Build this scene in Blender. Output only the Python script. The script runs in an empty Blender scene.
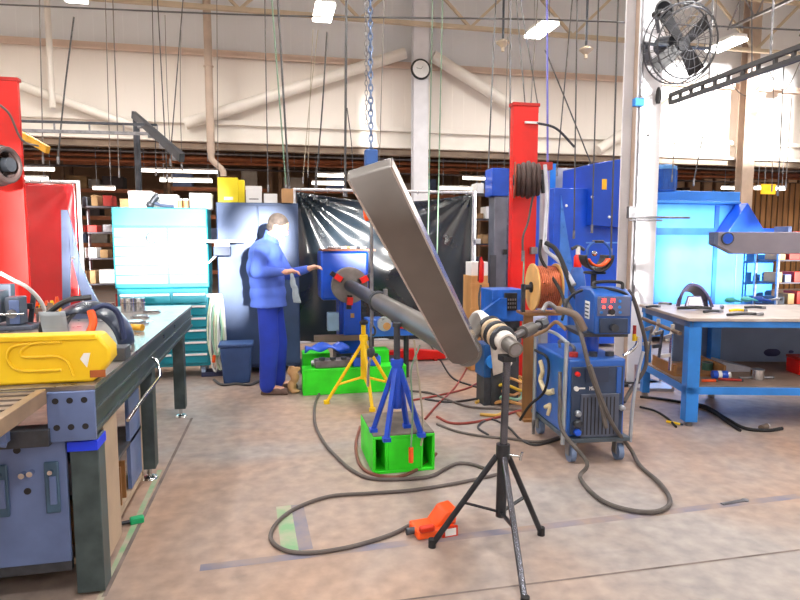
import bpy, bmesh, math, random
from mathutils import Vector, Matrix, Euler, noise
random.seed(7)
S = bpy.context.scene
LAMP_E, HALL_E, EXPO = 80, 24, 0.1
COL = S.collection
PI = math.pi
PSI = math.atan(131/600); PIT = math.atan(58/600); CH = 1.5; F = 600.0
FWD = Vector((math.sin(PSI)*math.cos(PIT), math.cos(PSI)*math.cos(PIT), -math.sin(PIT)))
RGT = Vector((math.cos(PSI), -math.sin(PSI), 0))
UP = RGT.cross(FWD)
FH = Vector((math.sin(PSI), math.cos(PSI), 0))
CAM = Vector((0, 0, CH))
def V(*a): return Vector(a)
def ray(px, py): return FWD + RGT*((px-400)/F) + UP*((300-py)/F)
def at(px, py, D):            # point at horizontal distance D ahead of the camera
    r = ray(px, py); return CAM + r*(D/r.dot(FH))
def atz(px, py, z):
    r = ray(px, py); return CAM + r*((z-CH)/r.z)
def fl(px, py): return atz(px, py, 0.0)
def aty(px, py, Y):
    r = ray(px, py); return CAM + r*(Y/r.y)

# ---------------------------------------------------------------- materials
def lin(c):
    return tuple((v/255/12.92 if v/255 <= .04045 else ((v/255+.055)/1.055)**2.4) for v in c)
MATS = {}
def mat(name, c, rough=.5, metal=0., vary=.12, scale=6., bump=0., emit=None, es=1., trans=0., c2=None, spec=.5, alpha=1., coat=0., stretch=None, noise_rough=.1, detail=4):
    if name in MATS: return MATS[name]
    m = bpy.data.materials.new(name); m.use_nodes = True
    nt = m.node_tree; n = nt.nodes; l = nt.links
    b = n['Principled BSDF']; col = lin(c)
    tc = n.new('ShaderNodeTexCoord'); mp = n.new('ShaderNodeMapping')
    l.new(tc.outputs['Object'], mp.inputs['Vector'])
    if stretch: mp.inputs['Scale'].default_value = stretch
    no = n.new('ShaderNodeTexNoise'); no.inputs['Scale'].default_value = scale; no.inputs['Detail'].default_value = detail
    l.new(mp.outputs[0], no.inputs['Vector'])
    cr = n.new('ShaderNodeValToRGB')
    lo = lin(c2) if c2 else tuple(v*(1-vary) for v in col)
    hi = col if c2 else tuple(min(1, v*(1+vary)) for v in col)
    cr.color_ramp.elements[0].position = .35; cr.color_ramp.elements[1].position = .65
    cr.color_ramp.elements[0].color = (*lo, 1); cr.color_ramp.elements[1].color = (*hi, 1)
    l.new(no.outputs['Fac'], cr.inputs[0]); l.new(cr.outputs[0], b.inputs['Base Color'])
    mr = n.new('ShaderNodeMapRange'); mr.inputs['To Min'].default_value = max(0, rough-noise_rough); mr.inputs['To Max'].default_value = min(1, rough+noise_rough)
    l.new(no.outputs['Fac'], mr.inputs['Value']); l.new(mr.outputs[0], b.inputs['Roughness'])
    b.inputs['Metallic'].default_value = metal
    b.inputs['Specular IOR Level'].default_value = spec
    b.inputs['Coat Weight'].default_value = coat
    b.inputs['Transmission Weight'].default_value = trans
    b.inputs['Alpha'].default_value = alpha
    if bump:
        bp = n.new('ShaderNodeBump'); bp.inputs['Strength'].default_value = bump; bp.inputs['Distance'].default_value = .01
        l.new(no.outputs['Fac'], bp.inputs['Height']); l.new(bp.outputs[0], b.inputs['Normal'])
    if emit:
        b.inputs['Emission Color'].default_value = (*lin(emit), 1); b.inputs['Emission Strength'].default_value = es
    MATS[name] = m; return m

# ---------------------------------------------------------------- mesh builder
def catmull(pts, k=6):
    pts = [Vector(p) for p in pts]
    if len(pts) < 3: return pts
    P = [pts[0]*2-pts[1]] + pts + [pts[-1]*2-pts[-2]]
    out = []
    for i in range(1, len(P)-2):
        p0, p1, p2, p3 = P[i-1:i+3]
        for j in range(k):
            t = j/k
            out.append(.5*((2*p1)+(p2-p0)*t+(2*p0-5*p1+4*p2-p3)*t*t+(-p0+3*p1-3*p2+p3)*t**3))
    out.append(pts[-1]); return out
def frame(d):
    d = Vector(d).normalized()
    a = V(0, 0, 1) if abs(d.z) < .9 else V(1, 0, 0)
    u = d.cross(a).normalized(); return u, d.cross(u).normalized()
class MB:
    def __init__(s): s.v = []; s.f = []
    def add(s, vs, fs):
        o = len(s.v); s.v += [Vector(p) for p in vs]; s.f += [tuple(i+o for i in f) for f in fs]; return s
    def box(s, c, size, R=None):
        c = Vector(c); h = Vector(size)/2
        vs = [V(x*h.x, y*h.y, z*h.z) for x in (-1, 1) for y in (-1, 1) for z in (-1, 1)]
        if R is not None: vs = [R @ p for p in vs]
        return s.add([c+p for p in vs], [(0,1,3,2),(4,6,7,5),(0,4,5,1),(2,3,7,6),(0,2,6,4),(1,5,7,3)])
    def bx(s, x0, x1, y0, y1, z0, z1):
        return s.box(((x0+x1)/2, (y0+y1)/2, (z0+z1)/2), (abs(x1-x0), abs(y1-y0), abs(z1-z0)))
    def bar(s, p, q, w, h, up=(0, 0, 1)):     # rectangular bar from p to q
        p, q = Vector(p), Vector(q); d = (q-p); L = d.length; d.normalize()
        u = Vector(up)
        if abs(d.dot(u)) > .98: u = V(1, 0, 0)
        sx = d.cross(u).normalized(); su = sx.cross(d).normalized()
        R = Matrix((sx, d, su)).transposed()
        return s.box((p+q)/2, (w, L, h), R)
    def cyl(s, p, q, r, r2=None, n=14, cap=True):
        p, q = Vector(p), Vector(q); r2 = r if r2 is None else r2
        u, w = frame(q-p); vs = []
        for c, rr in ((p, r), (q, r2)):
            vs += [c+(u*math.cos(2*PI*i/n)+w*math.sin(2*PI*i/n))*rr for i in range(n)]
        fs = [(i, (i+1) % n, n+(i+1) % n, n+i) for i in range(n)]
        if cap: fs += [tuple(range(n-1, -1, -1)), tuple(range(n, 2*n))]
        return s.add(vs, fs)
    def tube(s, pts, r, n=8, k=6, raw=False, closed=False):
        P = [Vector(p) for p in pts] if raw else catmull(pts, k)
        m = len(P); vs = []; u = None
        for i, p in enumerate(P):
            d = (P[(i+1) % m]-P[i-1]) if closed else (P[min(i+1, m-1)]-P[max(i-1, 0)])
            if d.length < 1e-9: d = V(0, 0, 1)
            d.normalize()
            if u is None: u, w = frame(d)
            else:
                u = (u-d*u.dot(d)); 
                if u.length < 1e-6: u = frame(d)[0]
                u.normalize(); w = d.cross(u)
            rr = r[i] if isinstance(r, (list, tuple)) else r
            vs += [p+(u*math.cos(2*PI*j/n)+w*math.sin(2*PI*j/n))*rr for j in range(n)]
        fs = [(i*n+j, i*n+(j+1) % n, (i+1)*n+(j+1) % n, (i+1)*n+j) for i in range(m-1) for j in range(n)]
        if closed: fs += [((m-1)*n+j, (m-1)*n+(j+1) % n, (j+1) % n, j) for j in range(n)]
        else: fs += [tuple(range(n-1, -1, -1)), tuple(range((m-1)*n, m*n))]
        return s.add(vs, fs)
    def torus(s, c, ax, R, r, n=28, k=8, a0=0, a1=2*PI):
        c = Vector(c); u, w = frame(ax)
        full = abs(a1-a0-2*PI) < 1e-6
        pts = [c+(u*math.cos(a0+(a1-a0)*i/n)+w*math.sin(a0+(a1-a0)*i/n))*R for i in range(n if full else n+1)]
        return s.tube(pts, r, k, raw=True, closed=full)
    def lathe(s, prof, c=(0, 0, 0), ax=(0, 0, 1), n=24):
        c = Vector(c); ax = Vector(ax).normalized(); u, w = frame(ax); vs = []; m = len(prof)
        for r, h in prof:
            r = max(r, 1e-4)
            vs += [c+ax*h+(u*math.cos(2*PI*i/n)+w*math.sin(2*PI*i/n))*r for i in range(n)]
        fs = [(j*n+i, j*n+(i+1) % n, (j+1)*n+(i+1) % n, (j+1)*n+i) for j in range(m-1) for i in range(n)]
        fs += [tuple(range(n-1, -1, -1)), tuple(range((m-1)*n, m*n))]
        return s.add(vs, fs)
    def prism(s, poly, o, u, v, t):   # 2D polygon in plane (u,v) at o, extruded by vector t
        o, u, v, t = Vector(o), Vector(u), Vector(v), Vector(t); n = len(poly)
        a = [o+u*x+v*y for x, y in poly]; b = [p+t for p in a]
        return s.add(a+b, [tuple(range(n-1, -1, -1)), tuple(range(n, 2*n))]+[(i, (i+1) % n, n+(i+1) % n, n+i) for i in range(n)])
    def sph(s, c, r, sc=(1, 1, 1), n=14, m=9, R=None):
        c = Vector(c); vs = []
        for j in range(1, m):
            a = PI*j/m
            for i in range(n):
                p = V(math.sin(a)*math.cos(2*PI*i/n)*r*sc[0], math.sin(a)*math.sin(2*PI*i/n)*r*sc[1], math.cos(a)*r*sc[2])
                vs.append(c+(R @ p if R is not None else p))
        t = V(0, 0, r*sc[2]); b = -t
        if R is not None: t = R @ t; b = R @ b
        vs += [c+t, c+b]; T = len(vs)-2
        fs = [(j*n+i, j*n+(i+1) % n, (j+1)*n+(i+1) % n, (j+1)*n+i) for j in range(m-2) for i in range(n)]
        fs = [f[::-1] for f in fs]
        fs += [(T, i, (i+1) % n) for i in range(n)] + [(T+1, (m-2)*n+(i+1) % n, (m-2)*n+i) for i in range(n)]
        return s.add(vs, fs)
    def grid(s, fn, nu, nv, closed_u=False):
        vs = [fn(i/nu, j/nv) for i in range(nu+1) for j in range(nv+1)]
        fs = [(i*(nv+1)+j, (i+1)*(nv+1)+j, (i+1)*(nv+1)+j+1, i*(nv+1)+j+1) for i in range(nu) for j in range(nv)]
        return s.add(vs, fs)
    def build(s, name, m, parent=None, bevel=0, world=False, smooth=True, solid=0, **tags):
        me = bpy.data.meshes.new(name)
        vs = s.v
        if world and parent is not None:
            inv = MW[root_of(parent).name].inverted(); vs = [inv @ p for p in vs]
        me.from_pydata([tuple(p) for p in vs], [], s.f); me.update()
        bm = bmesh.new(); bm.from_mesh(me); bmesh.ops.recalc_face_normals(bm, faces=bm.faces); bm.to_mesh(me); bm.free()
        if smooth:
            me.polygons.foreach_set('use_smooth', [True]*len(me.polygons)); me.set_sharp_from_angle(angle=math.radians(38))
        me.materials.append(m)
        o = bpy.data.objects.new(name, me); COL.objects.link(o)
        if parent is not None: o.parent = parent
        if bevel:
            b = o.modifiers.new('bevel', 'BEVEL'); b.width = bevel; b.segments = 2; b.limit_method = 'ANGLE'; b.angle_limit = math.radians(40)
        if solid:
            b = o.modifiers.new('solid', 'SOLIDIFY'); b.thickness = solid; b.offset = 0
        for k, val in tags.items(): o[k] = val
        return o
MW = {}
def root_of(o):
    while o.parent is not None: o = o.parent
    return o
def thing(name, label, cat, loc=(0, 0, 0), rz=0, group=None):
    o = bpy.data.objects.new(name, None); COL.objects.link(o); o.empty_display_size = .1
    o.location = loc; o.rotation_euler = (0, 0, rz); o['label'] = label; o['category'] = cat
    MW[o.name] = Matrix.Translation(Vector(loc)) @ Matrix.Rotation(rz, 4, 'Z')
    if group: o['group'] = group
    return o
def tag(o, label, cat, group=None, kind=None):
    if label: o['label'] = label; o['category'] = cat
    if group: o['group'] = group
    if kind: o['kind'] = kind
    return o
def struct(name, mb, m, **k):
    o = mb.build(name, m, **k); o['kind'] = 'structure'; return o
def dup(root, loc, rz=0, label=None, group=None, scale=None):
    r = root.copy(); COL.objects.link(r); r.location = loc; r.rotation_euler = (0, 0, rz)
    if scale: r.scale = scale
    if label: r['label'] = label
    if group: r['group'] = group
    for ch in list(root.children):
        c = ch.copy(); COL.objects.link(c); c.parent = r
        for g in list(ch.children):
            d = g.copy(); COL.objects.link(d); d.parent = c
    return r
def text_mb(txt, o, u, v, h, depth=.001):      # block lettering, strokes on a 5x7 grid
    G = {'M':["10001","11011","10101","10101","10001","10001","10001"],'i':["1","0","1","1","1","1","1"],
         'l':["1"]*7,'e':["000","000","010","101","111","100","011"],'r':["000","000","101","110","100","100","100"],
         '8':["111","101","101","111","101","101","111"],'2':["111","001","001","111","100","100","111"],'4':["101","101","101","111","001","001","001"],
         '5':["111","100","100","111","001","001","111"],'0':["111","101","101","101","101","101","111"],'E':["111","100","100","110","100","100","111"],
         'X':["101","101","101","010","101","101","101"],'I':["1"]*7,'T':["111","010","010","010","010","010","010"]}
    b = MB(); o, u, v = Vector(o), Vector(u), Vector(v); nrm = u.cross(v); c = h/7; x = 0
    for ch in txt:
        g = G[ch]
        for j, row in enumerate(g):
            for i, q in enumerate(row):
                if q == '1': b.prism([(0, 0), (c, 0), (c, c), (0, c)], o+u*(x+i*c)+v*((6-j)*c), u, v, nrm*depth)
        x += (len(g[0])+1)*c
    return b
# ================================================================ colours
steel = mat('steel', (140,140,145), .38, .8, .25, 14, .1)
dark_steel = mat('dark_steel', (72,76,84), .45, .55, .25, 12, .15)
bar_steel = mat('bar_steel', (112,109,107), .4, .5, .2, 2.2, .06)
chrome = mat('chrome', (205,208,212), .18, 1., .05, 4)
black = mat('black_paint', (30,31,36), .45, 0, .3, 10)
rubber = mat('black_rubber', (28,28,32), .75, 0, .3, 20)
grey_cable = mat('grey_cable', (88,82,80), .6, 0, .2, 10)
red = mat('red_paint', (226,22,14), .38, 0, .12, 3, coat=.2)
dull_red = mat('dull_red', (170,42,34), .55, 0, .2, 6)
yellow = mat('yellow_paint', (250,205,20), .4, 0, .1, 4)
blue = mat('blue_paint', (20,84,212), .35, 0, .15, 3, coat=.2)
booth_blue = mat('booth_blue', (56,136,226), .4, 0, .12, 2, coat=.1)
light_blue = mat('bench_blue', (42,130,220), .4, 0, .14, 4)
navy = mat('navy_steel', (62,82,120), .38, .2, .18, 2.5, .03)
blue_grey = mat('blue_grey', (110,128,166), .42, .3, .14, 3)
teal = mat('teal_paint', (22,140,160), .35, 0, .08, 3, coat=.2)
green = mat('green_paint', (48,222,34), .45, 0, .14, 5)
orange = mat('orange_plastic', (255,92,30), .4, 0, .12, 6)
white = mat('white_paint', (236,236,236), .5, 0, .05, 5)
offwhite = mat('cream_paint', (230,224,216), .6, 0, .05, 2)
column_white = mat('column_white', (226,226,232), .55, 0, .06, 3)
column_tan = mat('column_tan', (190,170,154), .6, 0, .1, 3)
wood = mat('plywood', (166,118,70), .6, 0, c2=(128,88,50), scale=5, stretch=(1,1,.15))
wood_light = mat('light_wood', (216,164,104), .55, 0, c2=(186,132,78), scale=6, stretch=(1,1,.2))
copper = mat('copper_wire', (206,120,72), .3, .8, .15, 20)
card = mat('cardboard', (190,148,104), .75, 0, .15, 5)
glow = mat('lamp_glow', (255,252,240), .4, emit=(255,250,238), es=22)
tube_glow = mat('tube_glow', (255,250,240), .4, emit=(255,244,228), es=6)

def concrete():
    m = bpy.data.materials.new('concrete_floor'); m.use_nodes = True
    n = m.node_tree.nodes; l = m.node_tree.links; b = n['Principled BSDF']
    tc = n.new('ShaderNodeTexCoord')
    def nz(sc, det, lo, hi, c1, c2, dist=0, mscale=None):
        t = n.new('ShaderNodeTexNoise'); t.inputs['Scale'].default_value = sc; t.inputs['Detail'].default_value = det; t.inputs['Distortion'].default_value = dist
        if mscale:
            mp = n.new('ShaderNodeMapping'); mp.inputs['Scale'].default_value = mscale
            l.new(tc.outputs['Object'], mp.inputs[0]); l.new(mp.outputs[0], t.inputs['Vector'])
        else: l.new(tc.outputs['Object'], t.inputs['Vector'])
        r = n.new('ShaderNodeValToRGB'); r.color_ramp.elements[0].position = lo; r.color_ramp.elements[1].position = hi
        r.color_ramp.elements[0].color = (*c1, 1); r.color_ramp.elements[1].color = (*c2, 1)
        l.new(t.outputs['Fac'], r.inputs[0]); return t, r
    t1, r1 = nz(.55, 6, .38, .62, lin((160,153,150)), lin((174,143,122)), .6)
    t2, r2 = nz(11, 12, .32, .7, (.76,.76,.78), (1.1,1.08,1.06))
    t3, r3 = nz(2.3, 5, .58, .72, (1,1,1), (.88,.89,.92), 1.5, (1,2.2,1))
    m1 = n.new('ShaderNodeMixRGB'); m1.blend_type = 'MULTIPLY'; m1.inputs[0].default_value = 1
    m2 = n.new('ShaderNodeMixRGB'); m2.blend_type = 'MULTIPLY'; m2.inputs[0].default_value = 1
    l.new(r1.outputs[0], m1.inputs[1]); l.new(r2.outputs[0], m1.inputs[2]); l.new(m1.outputs[0], m2.inputs[1]); l.new(r3.outputs[0], m2.inputs[2])
    l.new(m2.outputs[0], b.inputs['Base Color'])
    b.inputs['Roughness'].default_value = .55
    bp = n.new('ShaderNodeBump'); bp.inputs['Strength'].default_value = .08; bp.inputs['Distance'].default_value = .01
    l.new(t2.outputs['Fac'], bp.inputs['Height']); l.new(bp.outputs[0], b.inputs['Normal'])
    return m
def ribbed(name, c, per=.3):
    m = bpy.data.materials.new(name); m.use_nodes = True
    n = m.node_tree.nodes; l = m.node_tree.links; b = n['Principled BSDF']
    tc = n.new('ShaderNodeTexCoord'); w = n.new('ShaderNodeTexWave'); w.bands_direction = 'X'; w.inputs['Scale'].default_value = 1/per/3.2
    w.wave_profile = 'SAW'
    l.new(tc.outputs['Object'], w.inputs['Vector'])
    bp = n.new('ShaderNodeBump'); bp.inputs['Strength'].default_value = .8; bp.inputs['Distance'].default_value = .03
    l.new(w.outputs['Fac'], bp.inputs['Height']); l.new(bp.outputs[0], b.inputs['Normal'])
    t = n.new('ShaderNodeTexNoise'); t.inputs['Scale'].default_value = .6
    r = n.new('ShaderNodeValToRGB'); r.color_ramp.elements[0].color = (*[v*.9 for v in lin(c)], 1); r.color_ramp.elements[1].color = (*lin(c), 1)
    l.new(tc.outputs['Object'], t.inputs['Vector']); l.new(t.outputs['Fac'], r.inputs[0]); l.new(r.outputs[0], b.inputs['Base Color'])
    b.inputs['Roughness'].default_value = .6
    return m
WALLY = 14.65; CEIL = 8.4; XL, XR, YB, YF = -9.0, 22.0, -9.0, 33.0
struct('floor', MB().bx(XL-8, XR+16, YB-.2, YF+.2, -.2, 0), concrete())
wall_m = ribbed('wall_panel', (240,232,224)); wall_g = ribbed('wall_panel_upper', (232,234,238))  # warm lower, cool upper panels: lamp warmth and shade put into the colour
hall_m = mat('hall_wall', (150,120,92), .8, 0, .2, .7)
# partition wall between the bay and the hall beyond, open below
struct('wall_back', MB().bx(XL, XR, WALLY, WALLY+.15, 3.95, 5.78), wall_m)
struct('wall_back_upper', MB().bx(XL, XR, WALLY+.002, WALLY+.15, 5.78, CEIL), wall_g)
struct('wall_left', MB().bx(XL-.15, XL, YB, WALLY, 0, CEIL), offwhite)
struct('wall_right', MB().bx(XR, XR+.15, YB, WALLY, 0, CEIL), offwhite)
struct('ceiling', MB().bx(XL-.15, XR+.15, YB, WALLY+.15, CEIL, CEIL+.15), mat('ceiling_deck', (214,210,202), .7, 0, .06, 1))
# the hall beyond
struct('wall_far', MB().bx(XL-8, XR+16, YF, YF+.15, 0, 5.2), hall_m)
struct('wall_far_left', MB().bx(XL-8.15, XL-8, WALLY, YF, 0, 5.2), hall_m)
struct('wall_far_right', MB().bx(XR+16, XR+16.15, WALLY, YF, 0, 5.2), hall_m)
struct('ceiling_far', MB().bx(XL-8, XR+16, WALLY+.16, YF, 5.2, 5.35), mat('far_deck', (110,92,78), .8, 0, .2, 1))
# girts and bottom beam of the partition
tr_cream = offwhite
b = MB(); b.bx(XL, XR, WALLY-.16, WALLY-.02, 4.16, 4.26); b.bx(XL, XR, WALLY-.05, WALLY-.02, 3.8, 4.26); b.bx(XL, XR, WALLY-.2, WALLY-.02, 3.76, 3.82)
struct('trim_1', b, tr_cream)
b = MB(); b.bx(XL, XR, WALLY-.14, WALLY-.02, 5.72, 5.80); b.bx(XL, XR, WALLY-.14, WALLY-.11, 5.65, 5.73)
struct('trim_2', b, mat('girt_tan', (212,188,172), .6, 0, .08, 2))
b = MB(); b.bx(XL, XR, WALLY-.02, WALLY+.2, 3.62, 3.74)
struct('trim_3', b, mat('fascia_brown', (170,154,138), .7, 0, .2, 2))
# unseen rear wall: openings shaped to throw low sun onto chosen things
SUN_DIR = V(-.12, .985, -.08).normalized()
def back_to_rear(p):
    t = (YB+.1 - p.y)/SUN_DIR.y; return p + SUN_DIR*t
def sun_opening(px0, py0, px1, py1, D):
    a = back_to_rear(at(px0, py1, D)); c = back_to_rear(at(px1, py0, D))
    return (min(a.x, c.x), max(a.x, c.x), min(a.z, c.z), max(a.z, c.z))
HOLES = SUNHOLES = []
# ================================================================ building fabric
def zr(z, D): return z
# three wall columns + pipe
def wall_col(px, w, m, z1, label, D=None, clock=False):
    p = aty(px, 240, WALLY-.35)
    t = thing('steel_column', label, 'column', (p.x, WALLY-.38, 0))
    b = MB(); b.bx(-w/2, w/2, -.13, -.11, 0, z1); b.bx(-w/2, w/2, .11, .13, 0, z1); b.bx(-.012, .012, -.11, .11, 0, z1)
    b.build('shaft', m, t); MB().bx(-w/2-.08, w/2+.08, -.2, .2, 0, .025).build('base_plate', m, t)
    return t, p
c1, pc = wall_col(419, .36, column_white, CEIL, 'white steel column of the back wall that carries the round clock')
c2, _ = wall_col(740, .36, column_tan, CEIL, 'tan steel column of the back wall rising behind the big fan')
t = thing('round_wall_clock', 'round wall clock with black rim and white face on the white column', 'clock', (pc.x-.02, WALLY-.52, 0))
cz = aty(417, 69, WALLY-.55).z
R0 = .235
MB().cyl((0,0,cz), (0,-.05,cz), R0-.03, n=32).build('dial', white, t)
MB().torus((0,-.03,cz), (0,1,0), R0-.02, .028, 32).build('rim', black, t)
MB().bar((0,-.055,cz), (.05,-.055,cz+.07), .012, .006).build('hour_hand', black, t)
MB().bar((0,-.058,cz), (-.11,-.058,cz+.02), .010, .006).build('minute_hand', black, t)
# diagonal wall bracing, seen in front of the panels
def brace(p0, p1, r, label, m=offwhite):
    a = aty(*p0, WALLY-.3 if len(p0) < 3 else 0); c = aty(*p1, WALLY-.3)
    o = MB().cyl(a, c, r, n=16).build('brace_pipe', m); tag(o, label, 'brace', 'diagonal pipe braces of the back wall')
brace((185,124), (405,53), .13, 'round diagonal brace running from low left up to the clock column')
brace((433,56), (512,106), .14, 'round diagonal brace running from the clock column down towards the red mast')
brace((12,82), (136,127), .10, 'pale diagonal brace at the far left above the red mast and rail')
brace((598,150), (720,72), .13, 'diagonal brace climbing behind the white column towards the right')
p = aty(211, 150, WALLY-.6); t = thing('drain_pipe', 'white vertical pipe with a hook top hanging left of the green hoses', 'pipe', (p.x, p.y, 0))
zb = aty(211, 160, WALLY-.6).z; MB().tube([(.25,0,zb-.35),(.22,0,zb-.2),(.02,0,zb),(0,0,zb+.2)], .07, 10).build('elbow', column_tan, t)
MB().cyl((0,0,zb+.15),(0,0,CEIL),.085).build('pipe', column_tan, t); MB().torus((0,0,zb+2.0),(0,0,1),.09,.02).build('coupling', column_tan, t)
p = aty(55, 150, WALLY-.5)
o = MB().cyl((p.x, p.y, 4.3), (p.x, p.y, CEIL), .06).build('drain_pipe', offwhite); tag(o, 'slim pale pipe on the back wall above the red curtain', 'pipe')

# roof trusses parallel to the back wall
tru_m = mat('truss_tan', (200,184,160), .6, 0, .1, 2)
def truss(y, z0, z1, x0, x1, step, label, m=tru_m, off=0.):
    t = thing('roof_truss', label, 'truss', (x0, y, 0))
    L = x1-x0
    MB().bx(0, L, -.05, .05, z0, z0+.09).build('bottom_chord', m, t); MB().bx(0, L, -.05, .05, z1, z1+.09).build('top_chord', m, t)
    b = MB(); x = off; k = 0
    while x+step/2 < L:
        b.bar((x, 0, z0+.05), (x+step/2, 0, z1), .06, .06, (0,1,0)); b.bar((x+step/2, 0, z1), (x+step, 0, z0+.05), .06, .06, (0,1,0)); x += step
    b.build('web', m, t)
truss(13.85, 6.42, 7.7, XL+.1, XR-.1, 2.6, 'tan roof truss nearest the back wall, running across the top of the picture', off=.6)
def joist(x, y0, y1, z0, z1, label):
    t = thing('roof_joist', label, 'truss', (x, y0, 0), 0, 'roof joists running away on the right')
    L = y1-y0
    MB().bx(-.04, .04, 0, L, z0, z0+.06).build('bottom_chord', steel, t); MB().bx(-.04, .04, 0, L, z1, z1+.06).build('top_chord', steel, t)
    b = MB(); y = 0
    while y+.6 < L: b.bar((0, y, z0), (0, y+.45, z1), .03, .03); b.bar((0, y+.45, z1), (0, y+.9, z0), .03, .03); y += .9
    b.build('web', steel, t)
for x, w_ in ((9.6,'first'), (11.6,'second'), (13.8,'third'), (16.2,'fourth')): joist(x, 3, 13.7, 6.9, 7.6, 'open web roof joist at the upper right, %s one counted from the big fan' % w_)

# high bay lamps
LAMPS = []
def high_bay(x, y, label):
    t = thing('high_bay_lamp', label, 'lamp', (x, y, 5.8), 0, 'high bay lamps in rows')
    MB().bx(-.17, .17, -.42, .42, .01, .1).build('housing', white, t, bevel=.01)
    MB().bx(-.18, .18, -.43, .43, -.05, .012).build('diffuser', glow, t, bevel=.015)
    for dy in (-.35, .35): MB().cyl((0, dy, .1), (0, dy, CEIL-5.8), .006, n=6).build('suspension_wire', steel, t)
    return t
xs = (-7.6, -3.25, 1.1, 5.5, 9.85, 14.2, 18.5)
vis = {(-3.25, 11.75): 'lit high bay lamp at the top left of the picture', (1.1, 11.75): 'lit high bay lamp left of the chain hoist, middle of its row',
       (5.5, 11.75): 'lit high bay lamp above the right red mast', (9.85, 11.75): 'lit high bay lamp half hidden behind the big fan'}
for y in (11.75, 7.4, 3.1, -1.2, -5.5):
    for x in xs:
        if y != 11.75 and (x > 14.5): continue
        t = high_bay(x, y, vis.get((x, y), 'lit high bay lamp overhead, outside the picture'))
        pass

# ---------------------------------------------------------------- hanging cords and hoses
cord_grey = mat('cord_grey', (124,118,114), .6, 0, .1, 8); cord_dark = mat('cord_dark', (78,78,80), .6, 0, .1, 8)
cord_green = mat('hose_green', (116,146,124), .5, 0, .1, 8); cord_blue = mat('cord_blue', (120,122,214), .5, 0, .1, 8); cord_pale = mat('cord_pale', (170,160,140), .6, 0, .1, 8)
CORDS = [  # x top, y top, x bottom, y bottom, depth, radius, material, label, category
 (40,0,43,158,9.5,.012,cord_grey,'thin grey cord over the left end of the red curtain','cord'),
 (74,17,58,158,9,.016,cord_dark,'dark cord slanting left as it hangs above the red curtain','cord'),
 (105,0,110,164,10.4,.010,cord_grey,'thin grey cord hanging just right of the top left lamp','cord'),
 (114,0,119,172,10.0,.012,cord_grey,'thin grey cord hanging left of the dark jib bracket','cord'),
 (152,0,156,170,9.6,.010,cord_dark,'leftmost thin cord of the bunch above the teal tool chest','cord'),
 (158,0,167,176,9.4,.012,cord_dark,'second cord of the bunch above the teal tool chest, leaning right','cord'),
 (165,15,172,176,9.8,.008,cord_grey,'thin pale grey cord in the middle of the bunch above the teal tool chest','cord'),
 (183,0,170,160,9.2,.012,cord_dark,'dark cord leaning left across the bunch above the teal tool chest','cord'),
 (181,30,182,166,9.9,.010,cord_grey,'rightmost upright cord of the bunch above the teal tool chest','cord'),
 (217,0,218,172,10.5,.010,cord_grey,'thin cord hanging close beside the white hooked pipe','cord'),
 (266,0,268,186,9.0,.012,cord_dark,'straight dark cord over the yellow boxes','cord'),
 (273,0,286,186,9.0,.016,cord_green,'pale green hose of the pair above the blue cabinet','hose'),
 (278,0,289,188,8.8,.022,cord_dark,'thick dark hose leaning right above the blue cabinet','hose'),
 (327,32,316,182,9.6,.018,cord_dark,'dark cord hanging from below the middle lamp to the curtain','cord'),
 (318,30,303,178,10.0,.010,cord_pale,'pale cord slanting left from the middle lamp','cord'),
 (313,30,308,172,10.2,.008,cord_pale,'faint pale cord left of the dark cord at the middle lamp','cord'),
 (346,0,345,190,8.2,.024,cord_dark,'thick dark hose hanging left of the chain','hose'),
 (347,108,353,176,8.3,.010,cord_dark,'short thin cord branching beside the thick dark hose','cord'),
 (384,0,379,176,9.2,.010,cord_grey,'thin grey cord just right of the chain','cord'),
 (443,0,437,258,6.0,.008,cord_green,'pale green hose hanging over the black curtain, right one of a pair','hose'),
 (431,0,428,240,6.2,.008,cord_green,'pale green hose hanging over the black curtain, left one of a pair','hose'),
 (497,0,488,176,9.0,.014,cord_dark,'dark cord well left of the right red mast','cord'),
 (508,0,504,176,9.4,.008,cord_grey,'faint grey cord close to the left side of the right red mast','cord'),
 (511,0,510,150,8.6,.014,cord_dark,'dark cord against the left edge of the right red mast','cord'),
 (517,0,525,104,8.0,.010,cord_dark,'thin cord dropping behind the top of the right red mast, left one','cord'),
 (521,0,538,106,8.2,.010,cord_dark,'thin cord leaning right behind the top of the right red mast','cord'),
 (538,0,531,103,8.4,.010,cord_grey,'grey cord leaning left behind the top of the right red mast','cord'),
 (546,0,548,243,6.3,.014,cord_blue,'violet blue cord passing right of the red mast','cord'),
 (573,0,557,170,8.8,.012,cord_dark,'dark cord leaning left between the red mast and the white column','cord'),
 (577,0,574,232,8.0,.012,cord_dark,'dark cord hanging before the blue booth, left one of three','cord'),
 (545,50,592,166,8.4,.012,cord_dark,'dark cord slanting down right across the gap beside the red mast','cord'),
 (599,0,592,226,7.8,.012,cord_dark,'dark cord hanging before the blue booth, middle one of three','cord'),
 (618,0,611,250,7.5,.014,cord_dark,'dark cord hanging just left of the white column with the fan','cord'),
 (681,90,672,176,9.0,.010,cord_grey,'thin grey cord above the blue motor','cord'),
 (718,72,694,180,9.4,.012,cord_dark,'dark cord slanting left below the lattice rail','cord'),
 (752,0,752,66,9.6,.012,cord_dark,'short dark cord above the lattice rail beside the tan column','cord'),
 (784,60,778,190,9.6,.012,cord_dark,'dark cord below the lattice rail over the yellow sign','cord'),
 (774,66,772,186,9.9,.008,cord_grey,'thin grey cord below the lattice rail left of the darker one','cord'),
 (792,96,786,184,9.3,.008,cord_grey,'thin grey cord at the right edge under the lattice rail','cord'),
]
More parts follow.
